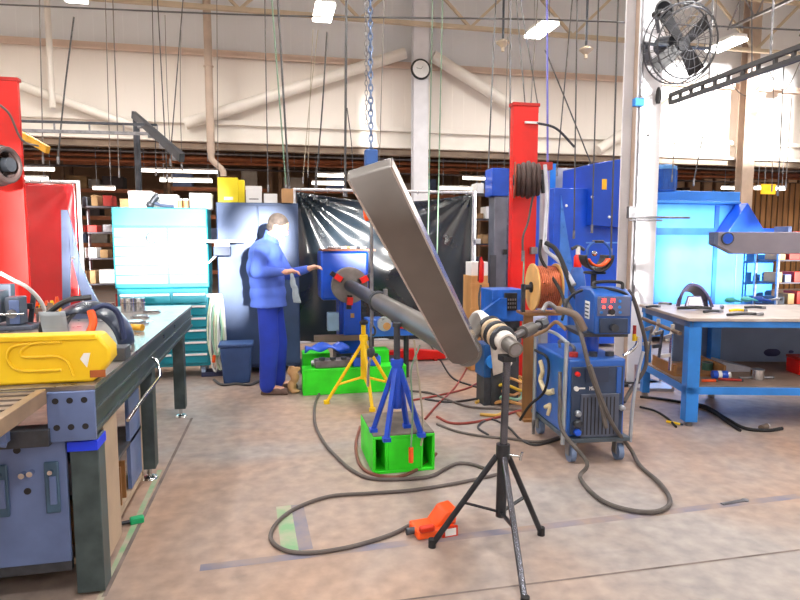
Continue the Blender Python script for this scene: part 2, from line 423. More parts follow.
for (x0,y0,x1,y1,D,r,m,lab,cat) in CORDS:
    r *= .75
    a = at(x0, y0, D); c = at(x1, y1, D)
    if y0 <= 0:
        k = (CEIL-.02-c.z)/(a.z-c.z); a = c+(a-c)*k
    mid = (a+c)/2+V(random.uniform(-.02,.02), 0, 0)
    t = thing('hanging_hose' if cat == 'hose' else 'hanging_cable', lab, cat, c)
    MB().tube([a, mid, c], r, 6, 5).build('line', m, t, world=True)
    MB().cyl((0,0,-.09), (0,0,.02), r*1.8, n=8).build('connector', steel, t)
# two triangular pull heads on rods
for px, py, D in ((503,45,10), (586,52,10)):
    p = at(px, py, D); t = thing('lift_point', 'small tan hook head on a dark rod, %s' % ('left of the lamp above the red mast' if px < 550 else 'right of the lamp above the red mast'), 'hook', p)
    MB().cyl((0,0,.05), (0,0,CEIL-p.z), .02, n=8).build('rod', dark_steel, t)
    MB().lathe([(.03,.09),(.11,.05),(.11,.03),(.03,-.04),(.025,-.1)], n=12).build('head', tru_m, t)
# rail with trolleys, top strip of cable across the roof
a, c = at(-10, 4, 9), at(560, 20, 9); c2_ = at(800, 30, 9)
o = MB().tube([a, (a+c)/2+V(0,0,-.05), c, c2_], .012, 6).build('ceiling_cable', cord_dark); tag(o, 'thin dark cable strung across the top of the picture', 'cable')

# chain with hook block
ch = at(371, 158, 5.2); t = thing('hoist_chain', 'blue grey hoist chain with blue hook block hanging in the middle', 'chain', ch)
b = MB(); z = .06; i = 0
while ch.z+z < CEIL-.05:
    R = .032
    ax = (1,0,0) if i % 2 else (0,1,0)
    pts = [V(0,0,z)+ (V(0,1,0) if i % 2 else V(1,0,0))*(.017*math.cos(q*PI/5)) + V(0,0,1)*(.034*math.sin(q*PI/5)) for q in range(10)]
    b.tube(pts, .0075, 6, raw=True, closed=True); z += .052; i += 1
b.build('chain', mat('chain_steel', (120,140,176), .35, .7, .1, 10), t)
b = MB(); z = .3; i = 0
while z < .9+.8:
    pts = [V(-.035,0.01,z)+ (V(0,1,0) if i % 2 else V(1,0,0))*(.012*math.cos(q*PI/5)) + V(0,0,1)*(.024*math.sin(q*PI/5)) for q in range(10)]
    b.tube(pts, .004, 5, raw=True, closed=True); z += .04; i += 1
b.build('loose_chain', steel, t)
MB().bx(-.055, .055, -.04, .04, -.07, .07).build('hook_block', mat('hook_block_blue', (60,100,170), .4, .2, .1, 5), t, bevel=.012)
zl = at(371, 327, 5.2).z-ch.z
MB().cyl((0,0,-.06), (0,0,zl), .016, n=8).build('lifting_rod', steel, t)
MB().tube([(0,0,zl+.02),(.03,0,zl-.02),(.02,0,zl-.07),(-.02,0,zl-.06)], .01, 8).build('hook', dark_steel, t)
oh = at(367, 215, 5.1)
o = MB().lathe([(.012,-.05),(.03,-.02),(.034,.03),(.02,.07),(.01,.09)], oh, n=14).build('hanging_float', orange); 
o = tag(o, 'small orange float clipped to the lifting rod beside the steel bar', 'float')

# jib arms, rails
def lattice_rail(a, c, h, name, label, m=dark_steel, w=.05, n=12):
    t = thing(name, label, 'rail', a)
    up = V(0,0,h)
    MB().bar(a, c, w, w).build('lower_rail', m, t, world=True); MB().bar(a+up, c+up, w, w).build('upper_rail', m, t, world=True)
    for i in range(n+1):
        p = a+(c-a)*(i/n); MB().bar(p, p+up, w*.7, w*.7).build('rung', m, t, world=True)
    return t
a = at(670, 103, 8.8); c = at(800, 58, 6.2); c = a+(c-a)*1.5
t = lattice_rail(a, c, .11, 'festoon_rail', 'dark double rail with rungs slanting up to the right edge under the roof', cord_dark, n=14)
b = MB()
for k in range(3):
    p = a+(c-a)*(.25+.3*k)+V(0,0,.1); b.cyl(p, V(p.x, p.y, CEIL), .012, n=6)
b.build('hanger_rod', steel, t, world=True)
# cable loops under the right rail
for k, (x0,x1,y,d,lab) in enumerate([(728,768,70,26,'thin cable drooping in a loop under the lattice rail beside the tan column'),(768,800,60,30,'thin cable drooping in a loop under the lattice rail at the right edge')]):
    p = at(x0, y+8, 7.4); q = at(x1, y+2, 7.2); mm = at((x0+x1)/2, y+d, 7.3)
    o = MB().tube([p, (p+mm)/2+V(0,0,-.05), mm, (q+mm)/2+V(0,0,-.05), q], .006, 5).build('drooping_cable', cord_grey); tag(o, lab, 'cable')
a = at(18, 121, 8.0); c = at(157, 125, 8.4)
t = thing('light_rail', 'thin grey rail with short hangers beside the left red mast', 'rail', a)
b = MB(); b.bar(a, c, .03, .03); b.build('top_rail', dark_steel, t, world=True)
b = MB(); b.bar(a-V(0,0,.12), c-V(0,0,.12), .04, .04); b.build('lower_rail', steel, t, world=True)
b = MB()
for i in range(5): p = a+(c-a)*(i/4); b.cyl(p, p-V(0,0,.12), .012, n=6)
b.build('hanger', steel, t, world=True)
pj = at(136, 119, 8.9)
t = thing('jib_crane', 'grey jib post with a short dark slanting arm behind the tool chest', 'crane', (pj.x, pj.y, 0))
MB().cyl((0,0,0), (0,0,pj.z), .045).build('post', dark_steel, t); MB().cyl((0,0,0),(0,0,.02),.16).build('base_plate', dark_steel, t)
a = V(pj.x-.03, pj.y, pj.z+.06); c = at(205, 176, 6.3)
c = at(182, 158, 7.2)
b = MB(); b.bar(a, c, .06, .1); b.build('arm', dark_steel, t, world=True)
b = MB()
for i in range(4): p = a+(c-a)*(.15+i*.24); b.box(p-V(0,0,.07), (.06,.05,.08))
b.build('trolley', steel, t, world=True)
a = at(16, 132, 7.8); c = at(48, 150, 7.6)
o = MB().bar(a, c, .05, .09).build('yellow_jib', mat('yellow_dull', (214,160,40), .5, 0, .2, 8)); tag(o, 'dull yellow arm sticking out behind the left red mast', 'jib')

# column with the fan
cx, cy = 3.66+.0, 5.55
t = thing('building_column', 'big white painted column carrying the fan, with a shaded tan side', 'column', (cx, cy, 0))
W = .27
b = MB(); b.bx(0, W, 0, .02, 0, CEIL); b.bx(0, W, W-.02, W, 0, CEIL); b.bx(W/2-.01, W/2+.01, .02, W-.02, 0, CEIL)
b.build('shaft', column_white, t)
MB().bx(W/2-.035, W/2-.012, .03, W-.03, .03, CEIL-.02).build('web_shade_tan', column_tan, t)  # tan sheet over the web, painting the shade of the column's side
MB().bx(-.08, W+.08, -.08, W+.08, 0, .03).build('base_plate', dark_steel, t)
b = MB().cyl((.02,-.02,.9),(.02,-.02,6.5),.014); b.build('conduit', steel, t)
b = MB(); zz = at(640, 217, 6.1).z; b.cyl((-.08,-.05,zz),(.62,-.05,zz),.012); b.cyl((-.08,-.05,zz-.03),(.3,-.05,zz-.03),.009); b.build('cross_pipe', steel, t)
zz = at(640, 100, 6.1).z; MB().bx(-.07, .03, -.07, -.01, zz-.05, zz+.03).build('junction_box', light_blue, t, bevel=.006)
zz = at(640, 95, 6.1).z; b = MB(); b.lathe([(.01,.1),(.025,.06),(.03,-.02),(.02,-.06)], (.2,-.045,zz), n=10); b.build('hook_switch', black, t)
zz = at(628, 210, 6.1).z; MB().bx(-.09, 0, -.06, -.01, zz-.08, zz+.04).build('outlet_box', steel, t, bevel=.005)
MB().cyl((.13,-.004,at(640,133,6.1).z),(.13,.001,at(640,133,6.1).z),.012).build('bolt_hole', black, t)
# fan
fp = at(681, 44, 5.7)
t = thing('industrial_fan', 'large dark industrial fan in a wire guard on the white column', 'fan', fp)
nrm = V(-.02, -.97, -.22).normalized(); u_ = V(1, .0, 0); u_ = (u_-nrm*u_.dot(nrm)).normalized(); w_ = nrm.cross(u_)
def fpnt(r, a, h=0): return (u_*math.cos(a)+w_*math.sin(a))*r+nrm*h
gr = MB()
for h, R_ in ((.10,.30),(.04,.345),(-.06,.345)): gr.torus(nrm*h, nrm, R_, .008, 40, 6)
for R_, h in ((.22,.13),(.14,.145),(.07,.15)): gr.torus(nrm*h, nrm, R_, .0035, 32, 5)
for i in range(22):
    a = 2*PI*i/22; gr.tube([fpnt(.05,a,.15), fpnt(.2,a,.135), fpnt(.3,a,.10), fpnt(.345,a,.04), fpnt(.345,a,-.06), fpnt(.25,a,-.12), fpnt(.1,a,-.14)], .003, 4, 2)
gr.build('guard', mat('guard_wire', (90,92,98), .4, .5, .1, 8), t)
bl = MB()
for i in range(4):
    a = .75+i*PI/2
    p0, p1 = fpnt(.05,a,.02), fpnt(.31,a,.0)
    tdir = (-u_*math.sin(a)+w_*math.cos(a)); td = (tdir*.93+nrm*.36).normalized()
    poly = [p0-td*.05, p1-td*.075, p1+td*.075, p0+td*.05]; n2 = (p1-p0).cross(td).normalized()*.004
    bl.add([q+n2 for q in poly]+[q-n2 for q in poly], [(0,1,2,3),(7,6,5,4),(0,4,5,1),(1,5,6,2),(2,6,7,3),(3,7,4,0)])
bl.build('blade', black, t)
MB().cyl(nrm*.05, nrm*-.03, .06, n=20).build('hub', black, t)
MB().cyl(nrm*-.05+V(-.03,0,0), nrm*-.26+V(-.03,0,0), .085, n=20).build('motor', dark_steel, t)
b = MB(); b.bar(V(cx+W+.0, cy-.03, fp.z-.02)-fp, V(0,.24,.0), .05, .05); b.bar((-.34,.06,0),(.34,.06,0), .03,.02); b.bar(V(cx+.1, cy-.03, fp.z-.02)-fp, V(-.3,.12,0), .05, .05)
b.build('mounting_bracket', dark_steel, t)
hp = at(663, 11, 5.75); t = thing('horn_speaker', 'small round black horn mounted above the big fan on the column', 'speaker', hp)
b = MB(); b.lathe([(.03,.14),(.035,.08),(.085,.0),(.095,-.02),(.08,-.02),(.03,.06)], ax=(.05,.98,.1), n=24); b.build('bell', black, t)
MB().bar((0,.1,0), (cx+.2-hp.x, cy-.01-hp.y, -.02), .03, .03).build('bracket', dark_steel, t)
MB().sph((0,.03,0), .03).build('driver', steel, t)
# ================================================================ middle of the bay
# ---- red masts
def red_mast(name, label, px0, px1, ytop, D, dp=.12):
    a = at((px0+px1)/2, ytop, D); w = (px1-px0)*D/F
    t = thing(name, label, 'mast', (a.x, a.y, 0))
    b = MB(); b.bx(-w/2, w/2, -.01, .01, .03, a.z-.02); b.bx(-w/2, -w/2+.015, -.0, dp, .03, a.z-.02); b.bx(w/2-.015, w/2, -.0, dp, .03, a.z-.02)
    b.build('mast_channel', red, t, bevel=.003)
    MB().bx(-w/2-.01, w/2+.01, -.02, dp+.02, a.z-.03, a.z).build('cap', mat('red_cap', (190,20,14), .4), t)
    MB().bx(-w*.65, w*.65, -.08, .25, 0, .03).build('base_plate', dark_steel, t)
    return t, a, w
tm, am, wm = red_mast('red_mast', 'tall red steel mast with a cable reel, right of the black curtain', 513, 539, 103, 6.0, .07)
zz = at(525,123,6).z; b = MB(); b.bar((-.02,-.03,zz),(.12,-.03,zz),.02,.02); b.build('light_bar', white, tm)
b = MB(); b.tube([V(.1,-.03,zz),V(.3,-.05,zz-.05),V(.5,-.05,zz-.22)], .012, 6); b.build('hose_arm', dark_steel, tm)
zz = at(530,250,6).z; b = MB(); b.bx(.06,.13,-.06,-.012,zz-.04,zz+.03); b.build('latch', steel, tm, bevel=.004)
# cable reel on the red mast
rp = at(528, 180, 5.75)
t = thing('cable_reel', 'dark spring cable reel mounted on the right red mast', 'reel', rp)
ax = V(.93,-.36,0).normalized()
b = MB()
for k in range(-2, 3): b.torus(ax*(k*.045), ax, .155-.012*abs(k), .024, 26, 8)
b.build('wound_cable', mat('reel_cable', (74,58,56), .6, 0, .2, 14), t)
b = MB(); b.cyl(ax*-.13, ax*-.115, .17, n=28); b.build('left_flange' if False else 'flange', mat('reel_rust', (150,70,50), .5, .3, .3, 9), t)
MB().cyl(ax*-.14, ax*.13, .05, n=16).build('hub', dark_steel, t)
MB().bx(.1,.24,-.02,.06,.1,.17).build('bracket', dull_red, t); MB().bar((.16,.02,.12),(.0,.2,.12),.04,.05).build('mounting_arm', dull_red, t)
MB().bar((.15,.0,.1),(.17,.0,-.12),.03,.05).build('cable_guide', black, t)
a = at(533, 195, 5.7); c = at(523, 257, 5.7)
t = thing('reel_cable', 'short dark cable hanging from the reel down the face of the red mast', 'cable', c)
MB().tube([a, at(528,222,5.72), at(523,237,5.7), c], .010, 6).build('cable', cord_dark, t, world=True)
MB().bx(-.012,.012,-.012,.012,-.04,.06).build('clip', steel, t); 
o = MB().tube([at(524,258,5.7), at(523,290,5.6), at(523,330,5.4)], .008, 6).build('hanging_hose', cord_green); tag(o, 'thin green hose dropping from the foot of the red mast beside the wire spool', 'hose')
# left mast with its reel
tl, al, wl = red_mast('red_mast', 'red steel mast cut by the left edge of the picture', -16, 15, 77, 5.6, .04)
rp = at(-2, 165, 5.3); t = thing('cable_reel', 'dark cable reel at the left edge in front of the red mast', 'reel', rp)
b = MB()
for k in range(-2, 3): b.torus(ax*(k*.045), ax, .16-.012*abs(k), .025, 26, 8)
b.build('wound_cable', MATS['reel_cable'], t); MB().cyl(ax*-.13, ax*.13, .06, n=16).build('hub', dark_steel, t)
MB().bar((0,.02,.0),(.0,.2,.0),.05,.05).build('mounting_arm', dull_red, t)
o = MB().tube([at(0,105,5.3), at(10,115,5.4), at(22,140,5.6), at(38,146,6)], .01, 6).build('loose_cable', cord_grey); tag(o, 'grey cable curving off the left red mast above the red curtain', 'cable')

# ---- welding curtains
def curtain(name, label, px0, px1, D0, ztop, zbot, mcl, rows, frame_m, fold=.03, nf=7, sag=0., seed=1, rips=0., zrod=None):
    a = at(px0, 240, D0); c = aty(px1, 240, a.y)
    L = c.x-a.x; t = thing(name, label, 'curtain', (a.x, a.y, 0))
    rr = random.Random(seed); ph = [rr.uniform(0, 6) for _ in range(6)]
    def fn(u, v):
        x = .03+(L-.06)*u; z = zbot+(ztop-.03-zbot)*v
        d = fold*math.sin(u*nf*2*PI/2+ph[0]+.8*math.sin(v*3+ph[1]))*(.35+.65*(1-v))
        d += fold*.7*math.sin(u*nf*1.9+ph[2]+v*5)+fold*.5*math.sin(u*23+v*7+ph[3])*u*(1-u)*3
        for cx_, cs in ((0., .9), (1., .6)):      # folds gathered at the upper corners
            du = abs(u-cx_)+1e-3; dv = (1.02-v)
            ang = math.atan2(dv, du); d += rips*math.sin(ang*16+ph[4])*math.exp(-((du*du+dv*dv)**.5)*1.4)*cs
        z2 = z-(sag*math.sin(PI*u)*(v**3))
        return V(x, d-.04, z2)
    MB().grid(fn, 90, 60).build('sheet', mcl, t, solid=.003)
    zr = ztop if zrod is None else zrod
    b = MB(); b.cyl((0,0,0), (0,0,ztop+.02), .022); b.build('post', frame_m, t)
    b = MB(); b.cyl((L,0,0), (L,0,ztop+.02), .022); b.build('post', frame_m, t)
    b = MB(); b.cyl((0,0,ztop), (L,0,ztop), .02); b.build('top_rod', frame_m, t)
    MB().cyl((0,0,zbot), (L,0,zbot), .018).build('bottom_rod', frame_m, t)
    for x in (0, L): MB().bx(x-.025, x+.025, -.3, .3, 0, .03).build('foot', frame_m, t)
    b = MB(); n = 14
    for i in range(n): b.torus((L*(i+.5)/n, 0, ztop-.01), (1,0,0), .03, .004, 12, 5)
    b.build('hanging_rings', chrome, t)
    return t
black_vinyl = mat('black_vinyl', (40,50,58), .2, 0, .25, 2, .05, spec=1.0, noise_rough=.06)
red_vinyl = mat('red_vinyl', (196,12,26), .22, 0, .18, 1.5, .05, spec=.8)
curtain('welding_curtain', 'glossy black welding curtain on a pale frame behind the blue positioner', 295, 472, 8.0, 2.19, .15, black_vinyl, 0, column_white, .03, 5, .12, 3, .035)
curtain('welding_curtain', 'glossy red welding curtain on a pale frame at the left', -70, 81, 7.2, 2.24, .25, red_vinyl, 0, column_white, .012, 3, 0, 5, .006)

# ---- navy storage cabinet with boxes on top
a = fl(219, 379); cab = (a.x, a.y+.22)
L = .90; Hc = 1.94
t = thing('storage_cabinet', 'tall navy steel cabinet behind the man with boxes on its top', 'cabinet', (cab[0], cab[1], 0))
MB().bx(0, L, .02, .5, .06, Hc).build('body', navy, t, bevel=.008)
for x in (.01, L/2+.005): 
    d = MB().bx(x, x+L/2-.015, -.0, .02, .1, Hc-.03).build('door', navy, t, bevel=.004)
    MB().bx(L/2-.04 if x < .1 else L/2+.03, L/2-.03 if x < .1 else L/2+.04, -.03, 0, 1.0, 1.15).build('handle', dark_steel, d)
for x in (.04, L-.04): 
    for y in (.06, .44): MB().bx(x-.03, x+.03, y-.03, y+.03, 0, .06).build('foot', dark_steel, t)
def sbox(px0, px1, y0, y1, D, m, name, label, cat='box', depth=.2, z=Hc, group=None, lid=False):
    a = at(px0, y1, D); c = at(px1, y0, D); w = abs((V(c.x,c.y,0)-V(a.x,a.y,0)).dot(RGT))
    h = (y1-y0)*D/F
    t = thing(name, label, cat, (a.x, a.y, z), 0, group)
    MB().bx(0, w, 0, depth, 0, h).build('body', m, t, bevel=.004)
    if lid: MB().bx(-.004, w+.004, -.004, depth+.004, h*.8, h+.006).build('lid', m, t, bevel=.003)
    return t, w, h
yb = mat('yellow_box', (246,226,34), .5, 0, .04, 3)
Dc = 6.85
t, w, h = sbox(218, 237, 176, 201, Dc, yb, 'yellow_box', 'tall bright yellow box on the navy cabinet, front one with a pale label', depth=.14)
MB().bx(w*.3, w*.75, -.003, 0, h*.12, h*.24).build('box_label', white, t)
sbox(238.5, 244, 178, 201, Dc+.1, yb, 'yellow_box', 'narrow yellow box tucked at the right of the big yellow one', depth=.14)
t, w, h = sbox(246, 261, 185, 201, Dc, white, 'white_box', 'white box beside the yellow boxes on the navy cabinet', lid=True)
MB().bx(w*.2, w*.8, -.003, 0, h*.2, h*.28).build('print_line', steel, t)
sbox(264, 277, 193, 202, Dc, white, 'white_box', 'small low white box in the middle of the navy cabinet top')
sbox(282, 293, 188, 202, Dc, card, 'cardboard_box', 'tan box at the right end of the navy cabinet top', depth=.15)
# bin before the cabinet
a = fl(240, 378); t = thing('waste_bin', 'blue grey plastic bin before the navy cabinet', 'bin', (a.x-.02, a.y-.16, 0))
b = MB(); b.lathe([(.13,0),(.165,.40),(.18,.40),(.18,.425),(.16,.425),(.12,.02)], n=4+24); 
b = MB()
for (z0, h0, w0) in ((0, 0, 0),): pass
vs = []; 
for z, s in ((0.0,.27),(.40,.33)): vs += [V(x*s/2, y*s/2*.8, z) for x, y in ((-1,-1),(1,-1),(1,1),(-1,1))]
b.add(vs, [(3,2,1,0),(4,5,6,7),(0,1,5,4),(1,2,6,5),(2,3,7,6),(3,0,4,7)]); b.build('body', mat('bin_blue', (56,84,136), .5, 0, .12, 5), t, bevel=.015)
MB().bx(-.18,.18,-.145,.145,.395,.43).build('rim', MATS['bin_blue'], t, bevel=.01)
a = fl(240, 384); o = MB().tube([fl(214,381), fl(222,386), fl(236,385), fl(250,386), fl(262,381)], .014, 6).build('floor_hose', cord_dark)
for v in o.data.vertices: v.co.z += .014
tag(o, 'dark hose lying on the floor before the waste bin', 'hose')

# ---- teal tool chest on rolling cabinet
a = fl(150, 383); tx = at(118, 300, 6.65)
Dt = 6.62; left = aty(121, 380, 6.88).x; right = aty(211, 380, 6.88).x
ty = 6.88
t = thing('rolling_tool_cabinet', 'teal rolling tool cabinet with bright drawer pulls behind the long steel bench', 'tool cabinet', (left, ty, 0))
W_ = right-left; z1 = 1.0
MB().bx(0, W_, .0, .5, .13, z1).build('body', teal, t, bevel=.01)
nd = 6
for i in range(nd):
    z0 = .17+i*(z1-.2)/nd; zt = z0+(z1-.2)/nd-.015
    for xa, xb in ((.02, W_*.58), (W_*.6, W_-.02)):
        d = MB().bx(xa, xb, -.018, .002, z0, zt).build('drawer', teal, t, bevel=.004)
        MB().bx(xa+.01, xb-.01, -.034, -.018, zt-.035, zt-.012).build('drawer_pull', white, d, bevel=.004)
for x in (.08, W_-.08):
    for y in (.08, .42):
        c_ = MB().cyl((x-.02, y, .06), (x+.02, y, .06), .06, n=18).build('caster', mat('caster_grey', (150,170,200), .5), t); MB().bx(x-.035, x+.035, y-.03, y+.03, .08, .13).build('caster_fork', steel, c_)
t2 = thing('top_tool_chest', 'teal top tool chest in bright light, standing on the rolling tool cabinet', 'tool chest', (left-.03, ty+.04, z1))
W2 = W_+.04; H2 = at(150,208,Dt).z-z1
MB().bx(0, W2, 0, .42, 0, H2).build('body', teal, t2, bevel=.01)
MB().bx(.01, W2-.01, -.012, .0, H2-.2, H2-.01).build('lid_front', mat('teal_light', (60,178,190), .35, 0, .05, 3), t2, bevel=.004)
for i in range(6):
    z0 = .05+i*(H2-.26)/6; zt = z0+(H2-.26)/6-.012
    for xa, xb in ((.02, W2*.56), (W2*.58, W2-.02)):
        d = MB().bx(xa, xb, -.014, .0, z0, zt).build('drawer', mat('teal_sunlit', (120,196,206), .4, 0, .05, 3), t2, bevel=.003)  # drawers in a paler copy of the body teal, sunlight put into the colour
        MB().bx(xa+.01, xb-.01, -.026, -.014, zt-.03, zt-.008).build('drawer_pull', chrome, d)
ez = at(152,238,Dt).z-z1; ex = aty(152,238,ty).x-left+.03
o = MB().lathe([(.062,0),(.062,.012),(.048,.016)], (ex,-.026,ez), (0,-1,0), 28).build('emblem', dark_steel, t2); MB().lathe([(.045,0),(.045,.003)], (ex,-.0415,ez), (0,-1,0), 28).build('emblem_face', white, o)
b = MB(); b.tube([V(ex-.03,-.047,ez-.015),V(ex,-.047,ez+.02),V(ex+.03,-.047,ez-.015)], .004, 5); b.build('emblem_mark', light_blue, o)
zt = z1+H2
t, w, h = sbox(129, 150, 191, 208, 6.75, white, 'white_box', 'large white box on the left of the teal tool chest', z=zt, depth=.22, lid=True)
t, w, h = sbox(151, 176, 193, 208, 6.95, white, 'white_box', 'white box behind the air tool on the teal tool chest', z=zt, depth=.18)
t, w, h = sbox(190, 210, 193, 208, 6.8, white, 'white_box', 'white box at the right end of the teal tool chest', z=zt, depth=.22, lid=True)
sbox(120, 128, 198, 208, 6.8, card, 'pale_box', 'small pale box at the left end of the teal tool chest', z=zt, depth=.15)
a = at(155, 207, 6.72); t = thing('air_gun', 'dark grey air tool lying before the white boxes on the tool chest', 'tool', (a.x, a.y, zt))
MB().tube([(-.05,0,.03),(-.02,0,.08),(.02,0,.13),(.04,0,.14)], [.035]*19, 10).build('body', dark_steel, t); MB().tube([(0,0,.06),(.08,0,.035),(.2,0,.03)], .02, 8).build('handle', mat('tool_grey', (70,80,104), .5), t)
MB().sph((-.05,0,.04), .045).build('cup', dark_steel, t)
for px, lab in ((180,'amber jar left of the right white box on the tool chest'),(186,'amber jar touching the right white box on the tool chest')):
    a = at(px, 207, 6.75); t = thing('small_jar', lab, 'jar', (a.x, a.y, zt)); MB().cyl((0,0,0),(0,0,.09),.026).build('body', wood_light, t); MB().cyl((0,0,.09),(0,0,.11),.028).build('lid', white, t)
# fold-out side shelf
zs = at(226, 240, 6.6).z
t = thing('side_shelf', 'white side shelf sticking out of the teal tool chest towards the man', 'shelf', (left+W2-.028, ty-.2, zs-.03))
MB().bx(0, .32, 0, .3, 0, .03).build('tray', white, t, bevel=.006); b = MB(); b.bar((.002,.18,-.22),(.22,.18,0),.02,.02); b.build('bracket', steel, t)
MB().bx(.32, .40, .1, .14, .005, .02).build('handle', steel, t)
a = at(223, 252, 6.62); t = thing('tool_holder', 'dark box hanging under the white side shelf', 'holder', (a.x, ty-.08, zs-.03)); MB().bx(-.09,.09,-.06,.06,-.14,-.04).build('box', mat('holder_blue', (50,66,96), .5), t, bevel=.006); MB().bx(-.08,.08,-.02,.02,-.045,0).build('hanger', steel, t)
# hose bundle on the side of the rolling cabinet
hx, hy = aty(216, 330, 6.9).x, 6.9
zt_ = at(216,293,6.9).z; zb_ = at(216,368,6.9).z
for k in range(5):
    o = MB(); x = hx-.04+.025*k; r = random.Random(k)
    zz0 = zb_+r.uniform(.0,.2); wd = .03+.01*r.random()
    o.tube([V(x,hy,zt_),V(x-wd,hy-.03,zt_-.25),V(x-wd*1.2,hy-.03,zz0+.2),V(x,hy-.04,zz0),V(x+wd*1.3,hy-.02,zz0+.25),V(x+wd,hy-.02,zt_-.2),V(x+.01,hy,zt_)], .011, 7)
    o = o.build('coiled_hose', [mat('hose_pale',(206,224,196),.5,0,.06,6), mat('hose_white',(226,232,230),.5,0,.06,6), mat('hose_mint',(150,198,176),.5,0,.06,6)][k % 3])
    tag(o, 'looped %s air hose beside the tool cabinet, %s strand of the bundle' % (('pale green','white','mint green')[k % 3], ('leftmost','second','middle','fourth','rightmost')[k]), 'hose', 'looped air hoses beside the tool cabinet')
o = MB().bx(hx-.09,hx+.07,hy-.02,hy+.08,zt_-.02,zt_+.02).build('hose_hook', steel); tag(o, 'steel hook carrying the looped hoses beside the tool cabinet', 'hook')
o = MB().cyl((hx-.03,hy-.07,zb_+.14),(hx-.02,hy-.07,zb_+.22),.018).build('air_fitting', orange); tag(o, 'small red orange fitting amid the looped pale hoses', 'fitting')
o = MB().box((hx-.02, hy+.1, zb_-.02+.02), (.3,.2,.05)).build('power_strip', mat('strip_navy',(52,58,92),.5)); o.location.z = .0; tag(o, 'dark block on the floor under the looped hoses', 'block')
for v in o.data.vertices: v.co.z += -(zb_)+.027

# ---- positioner with chuck
pc_ = at(345, 276, 6.75)
chuck = at(349, 285, 6.45)
t = thing('welding_positioner', 'bright blue welding positioner box with a round grey chuck', 'positioner', (pc_.x, pc_.y, 0))
zt0 = at(345,251,6.75).z; zb0 = at(345,300,6.75).z; hw = 24*6.75/F
MB().bx(-hw, hw, 0, .5, zb0, zt0).build('headstock', blue, t, bevel=.03)
MB().bx(-hw+.02, hw+.08, -.02, .52, zt0, zt0+.02).build('top_plate', mat('top_rust',(150,90,70),.6,0,.3,8), t)
z2 = at(350,336,6.7).z
MB().bx(-.06, .18, .08, .4, .2, zb0+.01).build('neck', blue, t, bevel=.01)
MB().bx(-.02,.18,-.0,.08,z2,zb0+.01).build('front_box', blue, t, bevel=.01)
MB().bx(.06,.10,-.012,0,z2+.2,z2+.25).build('switch', wood_light, t)
MB().bx(-.2,-.07,.02,.12,z2+.05,z2+.26).build('junction_box', mat('box_grey',(150,180,210),.4), t, bevel=.008)
MB().bx(-.5,.7,.1,.5,.0,.1).build('base_beam', dark_steel, t); MB().bx(-.1,.25,.05,.45,.08,.22).build('base_block', dark_steel, t)
MB().bx(-.35,.15,-.02,.1,z2-.06,z2).build('lower_bracket', mat('bracket_brown',(130,110,100),.6), t)
cl = chuck-V(pc_.x, pc_.y, 0)
pe = at(468, 352, 2.82)-V(pc_.x, pc_.y, 0)
axd = (pe-cl).normalized()
b = MB(); b.cyl(cl-axd*.02, cl+axd*.07, .195, n=36); b.build('chuck_plate', mat('chuck_steel', (130,126,124), .5, .3, .2, 12), t, bevel=.006)
MB().cyl(cl+V(0,.3,0)*0-axd*.32, cl-axd*.02, .1, n=20).build('spindle', dark_steel, t)
uu, ww = frame(axd)
for k in range(3):
    a = .45+k*2*PI/3 + PI/3
    d = uu*math.cos(a)+ww*math.sin(a); b = MB()
    b.bar(cl+axd*.09+d*.10, cl+axd*.09+d*.25, .05, .045, axd); j = b.build('chuck_jaw', black, t)
    MB().bar(cl+axd*.13+d*.12, cl+axd*.13+d*.2, .06, .05, axd).build('jaw_pad', red, j)
# pipe + plate
pipe_a = chuck+axd*.075; pipe_b = at(468, 352, 2.82)
t = thing('long_steel_pipe', 'long grey steel pipe reaching from the blue chuck towards the camera', 'pipe', (pipe_a.x, pipe_a.y, 0))
pl = (pipe_b-pipe_a).length
MB().cyl(pipe_a, pipe_a+axd*(pl*.42), .062, n=28).build('inner_sleeve', dark_steel, t, world=True)
MB().cyl(pipe_a+axd*(pl*.40), pipe_b, .072, n=28).build('tube', bar_steel, t, world=True)
MB().torus(pipe_a+axd*(pl*.42), axd, .078, .014, 28).build('clamp_ring', dark_steel, t, world=True)
m_ = pipe_a+axd*(pl*.42)
MB().box(m_+V(.05,-.02,.08), (.03,.05,.05)).build('clamp_bolt', steel, t, world=True)
# blue table plate under the pipe with motor
a = at(368, 338, 6.35); c = at(416, 338, 6.35)
t = thing('blue_side_plate', 'blue sheet cover with a round motor cap under the pipe', 'cover', (a.x, a.y, 0))
w = (c-a).dot(RGT); zt = at(368,320,6.35).z; zb = at(368,337,6.35).z
MB().prism([(0,zb),(w,zb),(w*.8,zb+(zt-zb)*.35),(w*.35,zt),(0,zt)], (0,0,0), (1,0,0), (0,0,1), (0,.3,0)).build('cover', mat('plate_blue',(44,110,220),.3,0,.1,4,coat=.3), t, bevel=.01)
b = MB(); b.cyl((.17,-.07,(zt+zb)/2+.05),(.17,.0,(zt+zb)/2+.05),.075,n=20); o = b.build('motor_cap', mat('cap_pale',(190,200,206),.3,.5), t); MB().cyl((.19,-.09,(zt+zb)/2+.03),(.19,-.07,(zt+zb)/2+.03),.04,n=16).build('cap_screw', wood_light, o)
MB().prism([(0,0),(.22,0),(.18,.05),(.05,.07)], (.3,-.02,zt-.1), (1,0,0), (0,0,1), (0,.05,0)).build('red_clamp', red, t)
for x in (.06, w-.06): MB().cyl((x,.15,0),(x,.15,zb+.01),.03).build('leg', dark_steel, t)
